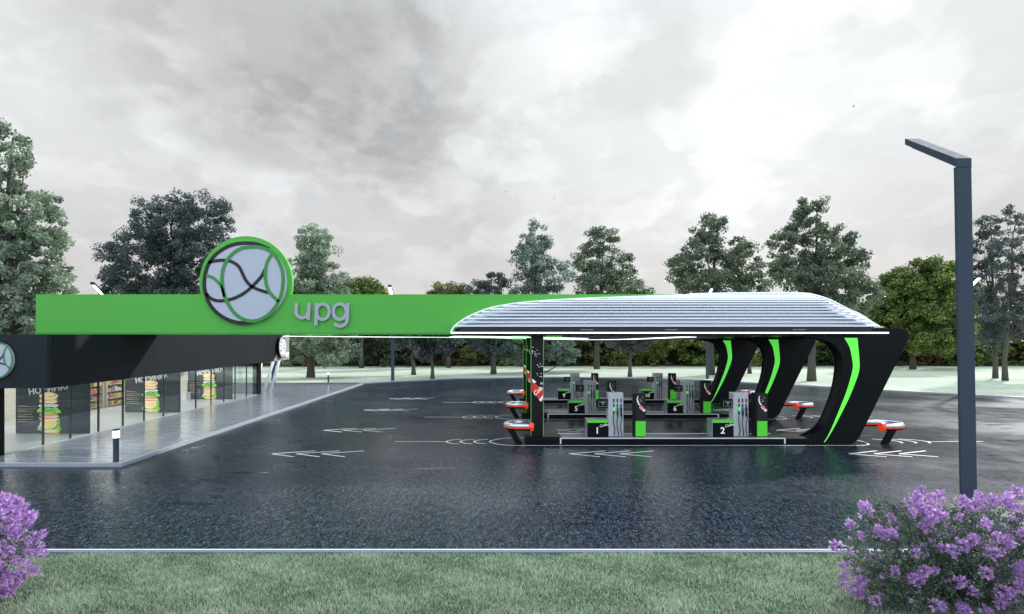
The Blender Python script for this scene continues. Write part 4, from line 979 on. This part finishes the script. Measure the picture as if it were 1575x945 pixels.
def bush(label, cx, cy, lobes, nfl, nleaf, seed):
    r = random.Random(seed); t = thing('flowering_bush', label, 'flowering bush', (cx, cy, .05), 'purple flowering bushes in the foreground')
    C = lobes_to_clumps([(cx + a, cy + b, c, d, e, f) for a, b, c, d, e, f in lobes], nleaf); C = C[C[:, 2] > .1]
    v, col = leaves(C, rng.uniform(.07, .17, len(C)), 22, .024, (.035, .06, .045), (.15, .21, .15), up=.4); quads('foliage', v, 4, LEAF, t, col)
    mb = MB()
    for j in rng.choice(len(C), 90, replace=False):
        e = Vector(C[j]); b = Vector((cx + r.uniform(-.25, .25), cy + r.uniform(-.25, .25), .05)); m1 = b.lerp(e, .5) + Vector((r.uniform(-.1, .1), r.uniform(-.1, .1), r.uniform(0, .15)))
        mb.tube([b, m1, e], [.018, .011, .004], 5, False)
    mb.build('stems', BARK, t, True)
    k = 0; tries = 0; pts = []
    while k < nfl and tries < 20000:
        tries += 1; l = r.choices(lobes, [q[3] * q[5] for q in lobes])[0]
        d = Vector((r.gauss(0, 1), r.gauss(0, 1), r.gauss(.1, 1))).normalized()
        if d.y > .2: continue
        p = Vector((cx + l[0] + d.x * l[3] * 1.04, cy + l[1] + d.y * l[4] * 1.04, l[2] + d.z * l[5] * 1.04))
        if p.z < .25 or abs(p.x) > abs(p.y) * .95 + .1 or any((p - q).length < .11 for q in pts): continue
        if any(((p.x - cx - q[0]) / q[3]) ** 2 + ((p.y - cy - q[1]) / q[4]) ** 2 + ((p.z - q[2]) / q[5]) ** 2 < .80 for q in lobes): continue
        pts.append(p); o = bpy.data.objects.new('flower_cluster', CM[r.randrange(4)]); sc.collection.objects.link(o); o.parent = t
        o.location = p - world_loc(t); o.rotation_euler = (d + Vector((r.uniform(-.4, .4), r.uniform(-.4, .4), .45))).to_track_quat('Z', 'Y').to_euler(); q = r.uniform(.75, 1.3); o.scale = (q, q, q * r.uniform(.8, 1.15)); k += 1
    # the many small blooms between the big clusters
    V = []; K = []
    P = [Vector(c) for c in C[rng.choice(len(C), min(len(C), nfl * 3), replace=False)]]
    for p in P:
        d = (p - Vector((cx, cy, .6))).normalized(); n = 16
        dd = rng.normal(0, .7, (n, 3)) + np.array(d) * .9 + np.array([0, 0, .4]); dd /= np.linalg.norm(dd, axis=1)[:, None]
        ll = rng.uniform(.03, .07, n)[:, None]; ss = np.cross(dd, rng.normal(0, 1, (n, 3))); ss /= np.linalg.norm(ss, axis=1)[:, None]
        b0 = np.array(p) + np.array(d) * .08 + rng.normal(0, .02, (n, 3))
        V.append(np.stack([b0, b0 + dd * ll * .55 + ss * ll * .25, b0 + dd * ll, b0 + dd * ll * .55 - ss * ll * .25], 1))
        tt = rng.uniform(0, 1, n)[:, None]; K.append(np.array([.38, .20, .54]) * (1 - tt) + np.array([.86, .64, .90]) * tt)
    tag(quads('small_blooms', np.concatenate(V), 4, PETAL, t, np.concatenate(K)), kind='stuff')
    return t
bush('large purple flowering bush in the right foreground below the tall lamp', 8.1, 9.9, [(0, .1, .85, 1.75, 1.0, .95), (-1.35, -.1, .95, .85, .7, .9), (-1.45, -.1, 1.45, .5, .45, .5), (.9, 0, .85, 1.5, .9, 1.0), (-1.2, -.2, .5, .8, .7, .5), (.1, -.2, 1.15, 1.2, .7, .62)], 100, 1500, 4)
bush('purple flowering bush at the left edge of the foreground', -9.95, 9.9, [(0, 0, .95, 1.0, .8, .95), (.62, 0, 1.05, .65, .6, .7), (-.2, 0, .6, 1.0, .8, .6), (.45, -.1, .75, .6, .5, .55)], 60, 700, 9)

# ------------------------------------------------------------------ birds
for (px, py, Y, s, lab) in ((1313, 164, 70, 1.0, 'small dark bird high in the bright cloud left of the tall lamp'), (778, 295, 100, .8, 'tiny dark bird in the sky above the middle of the canopy'), (853, 305, 100, .8, 'tiny dark bird in the sky above the pale tree')):
    X, Z = PX(px, Y), PZ(py, Y); mb = MB(); q = s
    mb.tube([(X - .16 * q, Y, Z - .02), (X - .05 * q, Y, Z), (X + .08 * q, Y, Z + .01), (X + .15 * q, Y, Z + .03)], [.01, .05 * q, .045 * q, .01], 6)
    for sd in (-1, 1): mb.add([(X - .05 * q, Y, Z + .02), (X + .07 * q, Y, Z + .02), (X + .02 * q, Y + sd * .2 * q, Z + .14 * q), (X - .08 * q, Y + sd * .36 * q, Z + .07 * q)], [(0, 1, 2, 3)])
    tag(mb.build('bird', RUBBER), lab, 'bird', 'birds in the sky')
